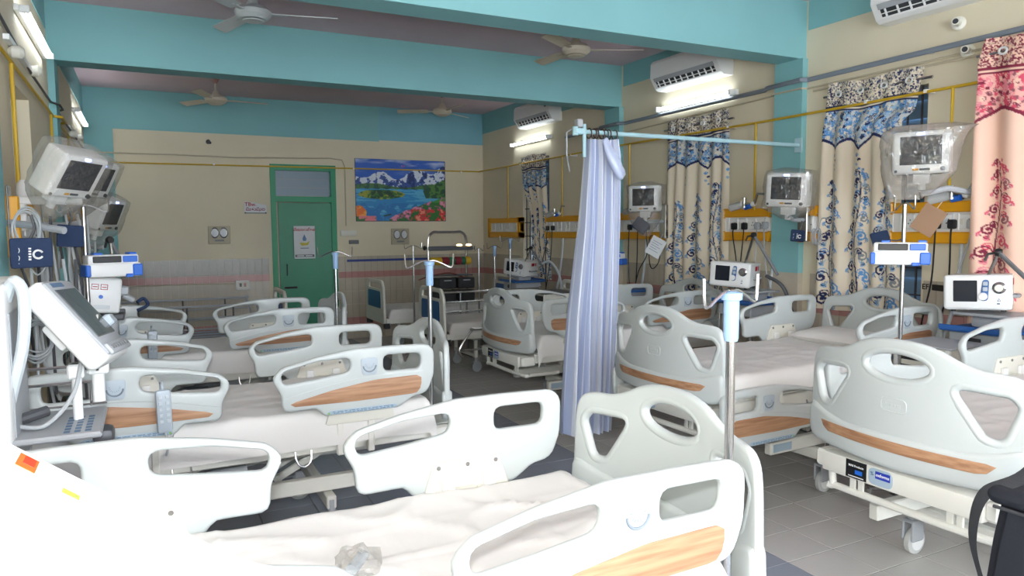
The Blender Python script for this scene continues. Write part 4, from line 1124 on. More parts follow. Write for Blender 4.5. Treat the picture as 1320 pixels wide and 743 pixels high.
leads('coiled clear leads above the navy cuff with white symbols', [coil((-.50, 4.10, 1.68), .065, 4, seed=1), [(-.52, 4.10, 1.60), (-.50, 4.12, 1.50), (-.46, 4.10, 1.45), (-.42, 4.10, 1.50)]], M_cable, .004)
leads('loose coil of grey leads lower on the left wall', [coil((-.47, 4.1, 1.18), .10, 3, seed=4), coil((-.50, 4.2, 1.12), .07, 3, seed=7)], M_cable, .005)
leads('coiled grey leads beside the navy cuff with a white mark', [coil((4.78, 4.06, 1.58), .045, 5, seed=2), [(4.97, 4.12, 1.72), (4.82, 4.06, 1.70), (4.8, 4.06, 1.5), (4.8, 4.04, 1.38)]], M_cable, .0045)
leads('coiled grey leads behind the navy cuff at the bagged monitor', [coil((4.78, 3.48, 1.56), .06, 4, seed=3), [(4.94, 3.50, 1.76), (4.78, 3.47, 1.7), (4.78, 3.45, 1.4), (4.78, 3.5, 1.28)]], M_cable, .0045)
leads('looped grey lead below the white printed card', [[(4.935, 6.3, 1.56), (4.86, 6.3, 1.55), (4.84, 6.28, 1.3), (4.82, 6.2, 1.22), (4.84, 6.12, 1.3), (4.86, 6.1, 1.5)]], M_cableb, .005)

# flowmeters on the panels
def flowmeter(label, y, lever=True):
    t = thing('flowmeter', label, 'flowmeter', (XR-.07, y, 1.86))
    MB().cyl((.04, 0, -.01), (-.06, .02, .0), .022, 12).cyl((-.05, .02, -.03), (-.05, .02, .06), .018, 12).build('regulator', M_steel, t)
    MB().cyl((-.06, .03, .0), (-.09, .15, -.03), .035, 14).build('bottle', M_glassc, t)
    MB().lathe([(.022, 0), (.026, .02), (.02, .035)], 14, M=T(-.02, -.045, .0, PI/2, 0, 0)).build('dial_knob', M_whitep, t)
    if lever:
        MB().tube([(-.02, -.07, .0), (-.03, -.12, .09), (-.03, -.19, .085)], .012, 8).build('lever', M_steel, t)
        MB().cyl((-.03, -.03, -.02), (-.03, .03, -.03), .022, 10).build('blue_cap', M_blue, t)
M_glassc = mat('clear_bottle_plastic', (210, 214, 214), .12, alpha=.55)
flowmeter('steel flowmeter with lever on the bed panel next to the pink curtain', 3.03)
flowmeter('steel flowmeter on the bed panel between the two blue curtains', 4.93)
flowmeter('small steel flowmeter on the far bed panel left of the privacy curtain', 8.35)
flowmeter('steel flowmeter on the panel beside the monitor near the privacy curtain', 6.60, False)
t = thing('flowmeter', 'pale flowmeter on the yellow panel at the left edge', 'flowmeter', (XL+.08, 4.62, 1.86))
MB().lathe([(.03, -.02), (.035, 0), (.03, .05), (.015, .07)], 16).build('regulator', M_whitep, t); MB().cyl((.0, .02, -.06), (0, .02, 0), .012, 10).build('stem', M_steel, t)
o = MB().rbox(XL+.07, XL+.36, 4.42, 4.45, 1.795, 1.835, .005, 1).build('arm_rail', M_whitep); tag(o, 'white horizontal arm sticking out over the left yellow panel', 'bracket')
MB().rbox(XL+.07, XL+.11, 4.40, 4.47, 1.66, 1.80, .006, 1).build('arm_clamp', M_whitep, o)

# ------------------------------------------------------------------ ventilators on blue-topped trolleys
def make_ventilator(label, loc, rot, arm_pts=None, armlab=None):
    t = thing('ventilator', label, 'ventilator', loc, rot, 'bench ventilators')
    MB().rbox(-.17, .17, .02, .34, -.10, .10, .012, 2).build('casing', M_whitep, t)
    MB().rbox(-.178, .178, -.005, .03, -.106, .108, .02, 3).build('front_bezel', M_whitep, t)
    MB().rbox(-.125, .0, -.009, .0, -.055, .075, .003, 1).build('screen', M_screen, t)
    plate(rpoly([(.012, -.05, .02), (.055, -.05, .02), (.062, .08, .02), (.028, .08, .02)], 4), [], .006, .002, .012, .03, fn=lambda u, v, w: (u, -.008+w, v)).build('key_pad', M_navy2, t)
    for z in (.055, .022): MB().rbox(.028, .054, -.014, -.008, z-.012, z+.012, .003, 1).build('blue_key', M_dial, t)
    MB().lathe([(.024, 0), (.022, .012)], 18, M=T(.03, -.010, -.022, PI/2, 0, 0)).build('white_dial', M_whitep, t)
    MB().lathe([(.036, 0), (.036, .006), (.024, .012), (.022, .03)], 22, M=T(.112, -.004, .03, PI/2, 0, 0)).build('chrome_knob', M_steel, t)
    m = MB().box(.10, .115, -.0065, -.005, -.07, -.062).tube([(.103, -.006, -.05), (.11, -.006, -.035), (.118, -.006, -.05), (.103, -.006, -.052)], .002, 5)
    m.build('front_symbol', M_lines, t)
    MB().box(.1705, .1715, .16, .23, .035, .075).box(.1705, .1718, .25, .27, .035, .075).build('warning_label', M_red, t, label='red printed warning label')
    MB().tube(spline([(.17, .12, -.03), (.20, .12, -.03), (.20, .26, -.03), (.17, .26, -.03)], 4), .010, 8).build('side_handle', M_greyp, t)
    for x in (-.13, .13):
        for y in (.05, .29): MB().cyl((x, y, -.12), (x, y, -.09), .014, 10).build('foot', M_dark, t)
    return t
def make_trolley(label, loc, rz, ztop, w=.44, d=.40, riser=0, tray=None):
    t = thing('equipment_trolley', label, 'trolley', loc, (0, 0, rz), 'blue topped trolleys')
    tr = MB().rbox(-w/2, w/2, -d/2, d/2, ztop-.028, ztop-.008, .008, 2)
    for s in (-1, 1): tr.rbox(-w/2, w/2, s*d/2-.008, s*d/2+.008, ztop-.02, ztop+.012, .005, 1)
    tr.build('tray', tray or M_bluet, t)
    MB().rbox(-w/2+.04, w/2-.04, -d/2+.04, d/2-.04, ztop-.13, ztop-.03, .008, 1).build('drawer_box', M_greyp, t)
    MB().rbox(-.04, .04, -d/2+.026, -d/2+.04, ztop-.11, ztop-.06, .004, 1).build('drawer_pull', M_dark, t)
    for x in (-w/2+.05, w/2-.05):
        for y in (-d/2+.05, d/2-.05): MB().cyl((x, y, .08), (x, y, ztop-.12), .013, 10).build('leg', M_steel, t)
    MB().rbox(-w/2+.03, w/2-.03, -d/2+.03, d/2-.03, .24, .26, .006, 1).build('lower_shelf', M_white, t)
    for x in (-w/2+.05, w/2-.05):
        for y in (-d/2+.05, d/2-.05): MB().lathe([(.01, -.012), (.038, -.012), (.04, 0), (.038, .012), (.01, .012)], 14, M=T(x, y, .04, PI/2, 0, 0)).cyl((x, y, .04), (x, y, .09), .009, 8).build('castor', M_dark, t)
    if riser:
        mb = MB(); mb.rbox(-.09, .09, -.10, .10, ztop-.008, ztop+riser*.75, .02, 2); mb.rbox(-.18, .16, -.14, .17, ztop+riser-.02, ztop+riser-.002, .005, 1); mb.cyl((-.1, 0, ztop), (-.1, 0, ztop+riser-.01), .014, 10); mb.cyl((0, 0, ztop), (0, 0, ztop+riser-.01), .03, 10)
        mb.build('tilting_support', M_greyp, t)
    return t
def make_arm(t, a, b, c):
    A, B, C_ = Vector(a), Vector(b), Vector(c)
    mb = MB().tube([A, B], .010, 8).tube([B, C_], .013, 8, m=1)
    mb.lathe([(.02, -.02), (.026, 0), (.02, .02)], 12, m=2, M=Matrix.Translation(B) @ Euler((PI/2, 0, .5)).to_matrix().to_4x4()).tube([B, B+Vector((-.02, .05, -.01)), B+Vector((-.03, .06, -.05))], .008, 6, m=2)
    attach(mb.build('hose_arm', [M_steel, M_hosed, M_black], None), t)
make_trolley('blue topped trolley carrying the ventilator next to the pink curtain', (4.66, 2.61, 0), -PI/2, 1.03, .40, .48, .085)
v = make_ventilator('ventilator with chrome knob in front of the pink curtain', (4.50, 2.63, 1.245), (.0, -.04, -1.12))
make_arm(v, (4.56, 2.66, 1.20), (4.55, 2.545, 1.49), (4.42, 2.24, 1.28))
make_trolley('blue topped trolley carrying the ventilator below the middle bed panel', (4.66, 4.62, 0), -PI/2, 1.03, .46, .48, .085)
v = make_ventilator('ventilator with chrome knob below the bed panel between the blue curtains', (4.50, 4.72, 1.245), (.0, .06, -1.05))
make_arm(v, (4.62, 4.72, 1.20), (4.60, 4.55, 1.585), (4.62, 4.30, 1.26))
make_trolley('blue topped trolley in the far bay below the bunched curtain', (4.60, 8.78, 0), -PI/2, .96, .46, .46, .06)
v = make_ventilator('far ventilator under the bunched curtain', (4.45, 8.72, 1.13), (.0, .12, -1.1))
make_arm(v, (4.55, 8.70, 1.10), (4.62, 8.55, 1.40), (4.70, 8.40, 1.16))
make_trolley('blue topped trolley hidden behind the privacy curtain foot', (4.62, 6.40, 0), -PI/2, 1.0, .36, .46, .0)
for pts, lab, m in (([(4.70, 4.50, 1.24), (4.74, 4.36, 1.16), (4.78, 4.30, .98), (4.8, 4.26, .8)], 'dark breathing hose dropping behind the middle ventilator', M_dgrey), ([(4.7, 8.5, 1.15), (4.76, 8.3, 1.22), (4.82, 8.15, 1.05), (4.84, 8.1, .75)], 'pale breathing hose curving beside the far ventilator', M_hose)):
    o = MB().tube(spline(pts, 8), .016, 8).build('breathing_hose', m); tag(o, lab, 'hose')
for pts, lab, m in (([(4.92, 8.62, 1.5), (4.86, 8.66, 1.2), (4.85, 8.55, .9)], 'black lead behind the far ventilator', M_cableb),):
    o = MB().tube(spline(pts, 8), .006, 6).build('lead', m); tag(o, lab, 'lead')

# bedside equipment boxes
def make_cabinet(label, loc, w, d, h, top=M_dgrey, vents=True):
    t = thing('bedside_cabinet', label, 'cabinet', loc)
    MB().rbox(-d/2, d/2, -w/2, w/2, .06, h-.012, .008, 1).build('body', M_abs2, t)
    MB().rbox(-d/2-.01, d/2+.01, -w/2-.01, w/2+.01, h-.012, h, .004, 1).build('top', top, t)
    for z0, z1 in ((h-.10, h-.035), (h-.20, h-.13)):
        MB().rbox(-d/2-.006, -d/2, -w/2+.04, w/2-.04, z0, z1, .002, 1).build('vent_opening', M_black, t)
    for q in (-1, 1): MB().rbox(-d/2-.012, -d/2, q*w/2-.012*(q+1), q*w/2-.012*(q-1), .06, h-.012, .003, 1).build('corner_strip', M_whitep, t)
    for x in (-d/2+.04, d/2-.04):
        for y in (-w/2+.04, w/2-.04): MB().cyl((x, y, 0), (x, y, .07), .02, 10).build('foot', M_dark, t)
make_cabinet('cream compressor cabinet with black vents behind the near right footboard', (4.23, 2.67, 0), .34, .36, .955, M_greyp)
make_cabinet('cream bedside cabinet with dark top in the far right bay', (4.05, 7.02, 0), .45, .42, .955, M_dgrey)

# syringe pumps and their poles
def make_pump(label, loc, rz, side=False):
    t = thing('syringe_pump', label, 'pump', loc, (0, 0, rz), 'white and blue syringe pumps')
    MB().rbox(-.15, .15, -.005, .115, -.062, .02, .012, 2).build('lower_case', M_whitep, t)
    u = MB().rbox(-.14, .14, .0, .11, .015, .07, .012, 2); u.build('upper_case', M_whitep, t)
    MB().rbox(-.115, .04, -.006, .02, .024, .062, .004, 1).build('display', M_black, t)
    MB().rbox(.048, .13, -.006, .02, .024, .062, .004, 1).build('key_pad', M_blue, t)
    for x0, x1 in ((-.156, -.128), (.10, .156)): MB().rbox(x0, x1, -.012, .12, -.058, .012, .006, 1).build('blue_end_grip', M_blue, t)
    MB().rbox(.06, .10, -.014, .02, -.066, -.045, .004, 1).build('blue_catch', M_blue, t)
    for x in (-.10, .09): MB().rbox(x, x+.045, .02, .09, .066, .082, .004, 1).build('blue_top_grip', M_blue, t)
    MB().rbox(-.03, .03, .115, .16, -.04, .04, .006, 1).build('pole_clamp', M_dgrey, t)
make_pole('p', 'tall steel pole carrying the syringe pump in front of the nearer blue curtain', (4.00, 2.775, 0), .02, 1.78, .9, False, 2)
make_pump('white and blue syringe pump on the pole below the bagged monitor', (3.915, 2.735, 1.487), -.96)
make_pole('p', 'bright steel pole carrying the syringe pump on the left', (-.312, 4.93, 0), .02, 1.80, 0, False, 2)
make_pump('white and blue syringe pump on the left, over the left beds', (-.165, 4.89, 1.447), .35)
make_pole('p', 'steel pole carrying the syringe pump behind the privacy curtain', (4.66, 6.70, 0), .02, 1.55, .5, False, 2)
make_pump('white and blue syringe pump peeping out behind the privacy curtain', (4.56, 6.62, 1.31), -1.1)
for loc, lab in (((4.00, 2.775), 'the right syringe pump pole'), ((-.312, 4.93), 'the left syringe pump pole'), ((4.66, 6.70), 'the pole behind the privacy curtain')):
    t = thing('pole_stand', 'low castor base under '+lab, 'stand', (loc[0], loc[1], 0))
    MB().lathe([(.03, .03), (.03, .10), (.02, .12)], 14).build('hub', M_dgrey, t)
    for k in range(4):
        a = PI/4+k*PI/2; MB().cyl((0, 0, .06), (.14*math.cos(a), .14*math.sin(a), .045), .012, 8).cyl((.14*math.cos(a), .14*math.sin(a), .0), (.14*math.cos(a), .14*math.sin(a), .05), .016, 8).build('leg', M_steel, t)
vt = make_trolley('small trolley with a white ventilator between the second and third left beds', (-.30, 5.16, 0), 0, 1.14, .34, .34, .0, M_dgrey)
t = thing('ventilator', 'white box ventilator with red label below the left syringe pump', 'ventilator', (-.27, 5.16, 1.268), (0, .12, .25))
MB().rbox(-.10, .10, -.14, .14, -.11, .11, .02, 3).build('casing', M_whitep, t)
for x in (-.05, .0):
    MB().tube([(x-.018, -.141, .035), (x+.018, -.141, .035), (x+.018, -.141, .065), (x-.018, -.141, .065)], .0025, 5, True).tube([(x-.012, -.141, .05), (x+.012, -.141, .05)], .0025, 5).build('red_label', M_red, t)
MB().lathe([(.012, 0), (.012, .006)], 12, M=T(-.015, -.139, -.01, PI/2, 0, 0)).build('blue_button', M_blue, t)
MB().rbox(-.05, .04, -.142, -.139, -.085, -.06, .002, 1).build('name_strip', M_paper, t)
MB().rbox(.10, .16, -.06, .06, .0, .06, .01, 1).cyl((.14, 0, .0), (.2, .0, -.03), .02, 10).build('outlet', M_greyp, t)
o = MB().tube(spline([(-.06, 5.22, 1.20), (-.02, 5.24, 1.22), (.0, 5.2, 1.18), (-.06, 5.18, 1.15)], 5), .011, 8).build('breathing_circuit', M_navy); tag(o, 'blue and clear breathing circuit lying on the left trolley', 'hose')
make_arm(vt, (-.16, 5.30, 1.16), (-.20, 5.34, 1.60), (-.12, 5.42, 1.42))

# ------------------------------------------------------------------ ventilator stand with tilted touch screen, by the nearest left beds
t = thing('ventilator_stand', 'white ventilator column cut by the left edge, with a steel shelf of fittings', 'ventilator', (-.42, 2.86, 0))
MB().rbox(-.17, .03, -.22, .20, .18, 1.50, .03, 3).build('column', M_whitep, t)
MB().rbox(.03, .035, -.16, .14, .9, 1.40, .003, 1).build('side_panel', M_greyp, t)
MB().rbox(-.10, .27, -.20, .20, .985, 1.005, .006, 1).build('shelf', M_greyp, t)
MB().tube([(.02, .18, 1.02), (.27, .18, 1.02)], .004, 6).tube([(.02, .20, 1.10), (.22, .20, 1.10), (.22, .20, 1.01)], .006, 6).tube([(.02, .205, 1.16), (.25, .205, 1.16)], .006, 6).build('shelf_rail', M_steel, t)
MB().cyl((.19, .02, 1.005), (.19, .02, 1.20), .016, 14).rbox(.165, .215, -.01, .05, 1.15, 1.20, .006, 1).build('post', M_whitep, t)
MB().cyl((.255, .03, 1.06), (.255, .03, 1.16), .02, 14).rbox(.225, .29, -.005, .06, 1.16, 1.24, .006, 1).cyl((.255, .03, 1.24), (.24, .03, 1.32), .026, 14).lathe([(.04, -.03), (.045, 0), (.04, .03)], 16, M=T(.235, .03, 1.325, 0, PI/2, 0)).build('swivel_joint', M_whitep, t)
MB().rbox(.25, .262, -.005, .0, 1.17, 1.22, .002, 1).build('joint_slot', M_dark, t)
MB().tube([(.0, -.05, 1.03), (.10, .02, 1.045)], .018, 10).build('handpiece', M_dgrey, t)
MB().lathe([(.016, -.012), (.026, -.01), (.026, .01), (.016, .012)], 16, M=T(-.005, -.055, 1.03, 0, PI/2, .6)).build('white_ring', M_whitep, t)
MB().tube(spline([(.0, -.06, 1.03), (.10, -.10, 1.02), (.18, -.05, 1.10), (.21, .0, 1.22), (.22, .02, 1.36)], 8), .007, 8).build('lead', M_cable, t)
MB().tube(spline([(.02, -.10, 1.44), (.05, -.14, 1.50), (.075, -.15, 1.45), (.065, -.15, 1.30), (.03, -.14, 1.16), (.0, -.12, 1.05)], 8), .018, 10).build('breathing_tube', M_hose, t)
sh = MB()
for k, (x, z) in enumerate(((.16, 0), (.19, 0), (.22, 0))):
    for q in range(6): sh.box(x, x+.018, -.17+q*.04, -.145+q*.04, 1.0055, 1.0062)
sh.build('shelf_print', M_lines, t)['kind'] = 'stuff'
MB().rbox(.235, .30, -.10, .0, .93, .985, .02, 2).build('shelf_bumper', M_dgrey, t)
MB().rbox(-.16, .10, -.2, .2, .08, .18, .02, 1).build('base', M_greyp, t)
for x in (-.13, .07):
    for y in (-.17, .17): MB().lathe([(.01, -.012), (.04, -.012), (.04, .012), (.01, .012)], 14, M=T(x, y, .041, PI/2, 0, 0)).cyl((x, y, .04), (x, y, .09), .009, 8).build('castor', M_dark, t)
t = thing('touch_screen', 'tilted grey touch screen monitor beside the nearest left rail', 'monitor', (-.185, 2.83, 1.365), (-.66, .04, 1.36))
MB().rbox(-.135, .135, .0, .08, -.165, .165, .022, 3).build('casing', M_whitep, t)
MB().rbox(-.122, .122, -.008, .006, -.15, .15, .010, 2).build('bezel', M_greyp, t)
MB().rbox(-.098, .098, -.011, .0, -.085, .115, .003, 1).build('screen', M_screeng, t)
MB().rbox(-.112, .112, -.018, .0, -.158, -.115, .008, 2).build('key_strip', M_greyp, t)
for k in range(7): MB().rbox(-.10+k*.028, -.082+k*.028, -.021, -.016, -.145, -.128, .002, 1).build('key', M_hosed, t)
MB().rbox(-.09, .02, -.0095, -.007, .125, .142, .001, 1).build('name_strip', M_lines, t)
MB().rbox(.095, .15, -.03, .01, -.06, -.02, .006, 1).build('side_clip', M_dial, t)
MB().rbox(-.06, .06, .075, .12, -.05, .05, .012, 2).build('back_mount', M_whitep, t)

# bed remotes hung on the rails
def make_remote(label, loc, rot):
    t = thing('bed_remote', label, 'remote', loc, rot, 'bed remotes hung on the left rails')
    MB().rbox(-.032, .032, -.014, .014, -.10, .10, .012, 2).build('handset', M_dial, t)
    for r in range(5):
        for c in (-1, 1): MB().rbox(c*.014-.008, c*.014+.008, -.0165, -.012, .06-r*.028, .076-r*.028, .002, 1).build('button', M_hose, t)
    MB().tube(spline([(0, .0, -.10), (.01, -.01, -.13), (.03, .0, -.115), (.02, .02, -.16), (.0, .03, -.22)], 5), .005, 6).build('cord', M_cable, t)
    MB().tube(spline([(0, .0, .10), (.0, .01, .125), (.0, .045, .12), (.0, .05, .08)], 5), .006, 6).build('hook', M_dial, t)
make_remote('pale grey bed remote hung on the near rail of the second left bed', (.045, 3.565, .845), (.06, -.03, .15))
make_remote('pale grey bed remote hung on the near rail of the third left bed', (.02, 5.715, .85), (.06, .02, .15))

# ------------------------------------------------------------------ plain ward beds with blue end panels
def make_plain_bed(label, loc, rz, mattress=True, raised=('l',), zdeck=.47, Lb=1.98, low=()):
    t = thing('ward_bed', label, 'bed', loc, (0, 0, rz), 'plain ward beds with blue panels')
    for x, hd in ((0, 0), (Lb, 1)):
        z0, z1 = zdeck-.06, zdeck+.52
        outl = rpoly([(-.43, z0, .04), (.43, z0, .04), (.425, z0+.2, .1), (.40, z1-.10, .1), (.33, z1, .10), (-.33, z1, .10), (-.40, z1-.10, .1), (-.425, z0+.2, .1)], 5)
        slot = rpoly([(-.30, z1-.12, .03), (.30, z1-.12, .03), (.28, z1-.05, .03), (-.28, z1-.05, .03)], 4)
        fn = lambda u, v, w: (x+w, u, v)
        b = plate(outl, [slot], .035, .014, .03, .10, fn=fn).build('end_board', M_abs2, t)
        pan = rpoly([(-.30, z0+.20, .02), (.30, z0+.20, .02), (.285, z1-.15, .02), (-.285, z1-.15, .02)], 4)
        plate(pan, [], .044, .004, .03, .10, fn=fn).build('blue_panel', M_navy2, b)
        for s in (-1, 1): MB().cyl((x+(.03 if not hd else -.03), s*.40, z0-.06), (x+(.03 if not hd else -.03), s*.40, z0+.01), .045, 14).build('bumper', M_dark, b)
    f = MB()
    for s in (-1, 1): f.rbox(.02, Lb-.02, s*.40-.02, s*.40+.02, zdeck-.06, zdeck+.01, .006, 1)
    for xx in (.3, .95, 1.6): f.rbox(xx, xx+.04, -.39, .39, zdeck-.05, zdeck-.01, .004, 1)
    f.build('bed_frame', M_white, t)
    if mattress:
        MB().rbox(.08, Lb-.08, -.39, .39, zdeck+.01, zdeck+.118, .03, 2).build('mattress', M_matt, t)
        vs, fs = sheet_mesh(21, .006, .12); vs = [(v[0], v[1]*.94, v[2]-.742+zdeck+.13) for v in vs]
        MB().add(vs, fs).build('bed_sheet', M_sheet, t, 180)
    else:
        n = 11
        for k in range(n):
            y = -.36+k*.72/(n-1); wd = .03 if k % 3 else .05
            MB().rbox(.05, Lb-.05, y-wd, y+wd*.4, zdeck+.01, zdeck+.03, .004, 1).build('slat', M_bslat if k % 3 == 0 else M_mattb, t)
    for s, nm in ((1, 'l'), (-1, 'r')):
        if nm in raised: zb, zt_, sh_ = zdeck+.16, zdeck+.40, 0
        elif nm in low: zb, zt_, sh_ = zdeck-.18, zdeck+.05, -.10
        else: continue
        y = s*.445; r = MB()
        r.tube(spline([(.30+sh_, y, zb-.08), (.26+sh_, y, zb+.02), (.32, y, zt_), (.40, y, zt_), (1.60, y, zt_), (1.68, y, zt_), (1.74+sh_, y, zb+.02), (1.70+sh_, y, zb-.08)], 5), .013, 8)
        r.tube([(.28+sh_, y, zb), (1.72+sh_, y, zb)], .010, 8); r.tube([(.31, y, (zb+zt_)/2), (1.69, y, (zb+zt_)/2)], .008, 8)
        ro = r.build('guard_rail', M_steel if mattress else M_greyp, t)
        for xx in (.55, 1.0, 1.45): MB().tube([(xx+sh_*1.2, y, zdeck-.04), (xx, y, zt_)], .009, 6).build('rail_post', M_steel, ro)
    for x in (.42, 1.55):
        b = MB()
        for s in (-1, 1): b.rbox(x-.018, x+.018, s*.30-.018, s*.30+.018, .17, zdeck-.05, .004, 1)
        b.rbox(x-.016, x+.016, -.30, .30, .17, .205, .004, 1)
        b.build('leg_frame', M_white, t)
        for s in (-1, 1):
            c = MB().cyl((x, s*.30, .10), (x, s*.30, .18), .014, 10).rbox(x-.03, x+.045, s*.30-.028, s*.30+.028, .11, .125, .004, 1).rbox(x-.01, x+.03, s*.30-.026, s*.30-.018, .05, .12, .003, 1)
            co = c.build('castor', M_greyp, t)
            MB().lathe([(.015, -.014), (.055, -.015), (.062, 0), (.055, .015), (.015, .014)], 18, M=T(x+.015, s*.30, .062, PI/2, 0, 0)).build('wheel', M_greyp, co)
    return t
make_plain_bed('plain bed with blue panel and steel guard rail, behind the third right bed', (2.95, 7.90, 0), 0, True, ('l',), .47, 1.98, ('r',))
make_plain_bed('farthest bed with blue panel, against the far wall right of the door', (2.78, 9.62, 0), 0, True, (), .47)
make_plain_bed('bare slatted bed without mattress at the far left', (1.36, 8.60, 0), PI, False, ('l', 'r'), .47, 1.9)

# steel rack with a striped roll, between the two far right beds
t = thing('equipment_rack', 'arched steel rack with a red, green and yellow striped roll, near the far wall', 'rack', (3.47, 8.68, 0))
MB().tube(spline([(-.26, 0, .05), (-.26, 0, 1.2), (-.26, 0, 1.52), (-.20, 0, 1.615), (-.1, 0, 1.62), (.1, 0, 1.62), (.20, 0, 1.615), (.26, 0, 1.52), (.26, 0, 1.2), (.26, 0, .05)], 6), .016, 8).build('arched_frame', M_steel, t)
MB().rbox(-.27, .37, -.04, .04, 1.385, 1.44, .006, 1).build('rack_bar', M_dgrey, t)
MB().lathe([(.02, -.02), (.032, 0), (.02, .02)], 12, M=T(-.31, 0, 1.42, 0, PI/2, 0)).build('end_knob', M_black, t)
M_glint = mat('warm_glint_glow', (255, 214, 150), .4, emit=2.5)  # warm reflections on the bar, put in as glowing discs
for x in (.16, .29): MB().lathe([(.015, 1.44), (.04, 1.445), (.035, 1.46), (.01, 1.465)], 14, M=T(x, -.01, 0)).build('glint_disc', M_glint, t)
MB().rbox(.10, .37, -.05, .05, 1.425, 1.438, .003, 1).build('bar_plate', M_steel, t)
M_ry = mat('yellow_roll_cloth', (196, 158, 30), .7); M_rr = mat('maroon_roll_cloth', (120, 30, 44), .7); M_rg = mat('green_roll_cloth', (30, 92, 66), .7)
xs = [-.25, -.10, .0, .08, .17, .23, .30]
for k, m in enumerate((M_ry, M_rr, M_rg, M_rr, M_rg, M_ry)):
    MB().lathe([(.045, xs[k]), (.052, xs[k]+.01), (.052, xs[k+1]-.01), (.045, xs[k+1])], 16, M=T(0, -.03, 1.25, 0, PI/2, 0)).build('roll_band', m, t)
MB().rbox(-.27, .30, -.12, .12, 1.06, 1.075, .004, 1).build('upper_shelf', M_dgrey, t)
for x in (-.06, .20):
    for z in (.74, .90):
        d = MB().rbox(x-.115, x+.115, -.14, .12, z, z+.135, .006, 1).build('drawer', M_black, t)
        MB().rbox(x-.05, x+.05, -.152, -.14, z+.10, z+.112, .002, 1).build('drawer_handle', M_greyp, d)
MB().rbox(-.27, .33, -.13, .13, .715, .735, .004, 1).build('lower_shelf', M_dgrey, t)
for x in (-.26, .26): MB().rbox(x-.02, x+.02, -.18, .18, .0, .05, .008, 1).build('foot', M_dark, t)
MB().tube(spline([(-.42, -.06, 1.02), (-.3, -.08, 1.06), (-.05, -.1, 1.10), (.12, -.1, 1.06), (.2, -.1, 1.02)], 6), .010, 6).build('red_tube', mat('maroon_tube', (110, 52, 48), .6), t)
for (x, y, zt, rz, lab) in ((3.10, 8.95, 1.44, .1, 'thin drip stand left of the striped roll rack'), (3.88, 8.62, 1.40, .5, 'drip stand with a clamp right of the striped roll rack'), (4.08, 8.56, 1.43, .2, 'drip stand with a blue collar beyond the third right bed'), (4.33, 8.60, 1.52, -.4, 'tall drip stand next to the far right panel')):
    make_pole('p', lab, (x, y, 0), .0, zt, rz, 'blue' in lab or 'tall' in lab)
    b = thing('stand_base', 'four-legged base of the '+lab, 'stand', (x, y, 0))
    for k in range(4):
        a = rz+k*PI/2+.4; MB().tube([(.014*math.cos(a), .014*math.sin(a), .12), (.10*math.cos(a), .10*math.sin(a), .05), (.17*math.cos(a), .17*math.sin(a), .0)], .009, 6).build('leg', M_steel, b)

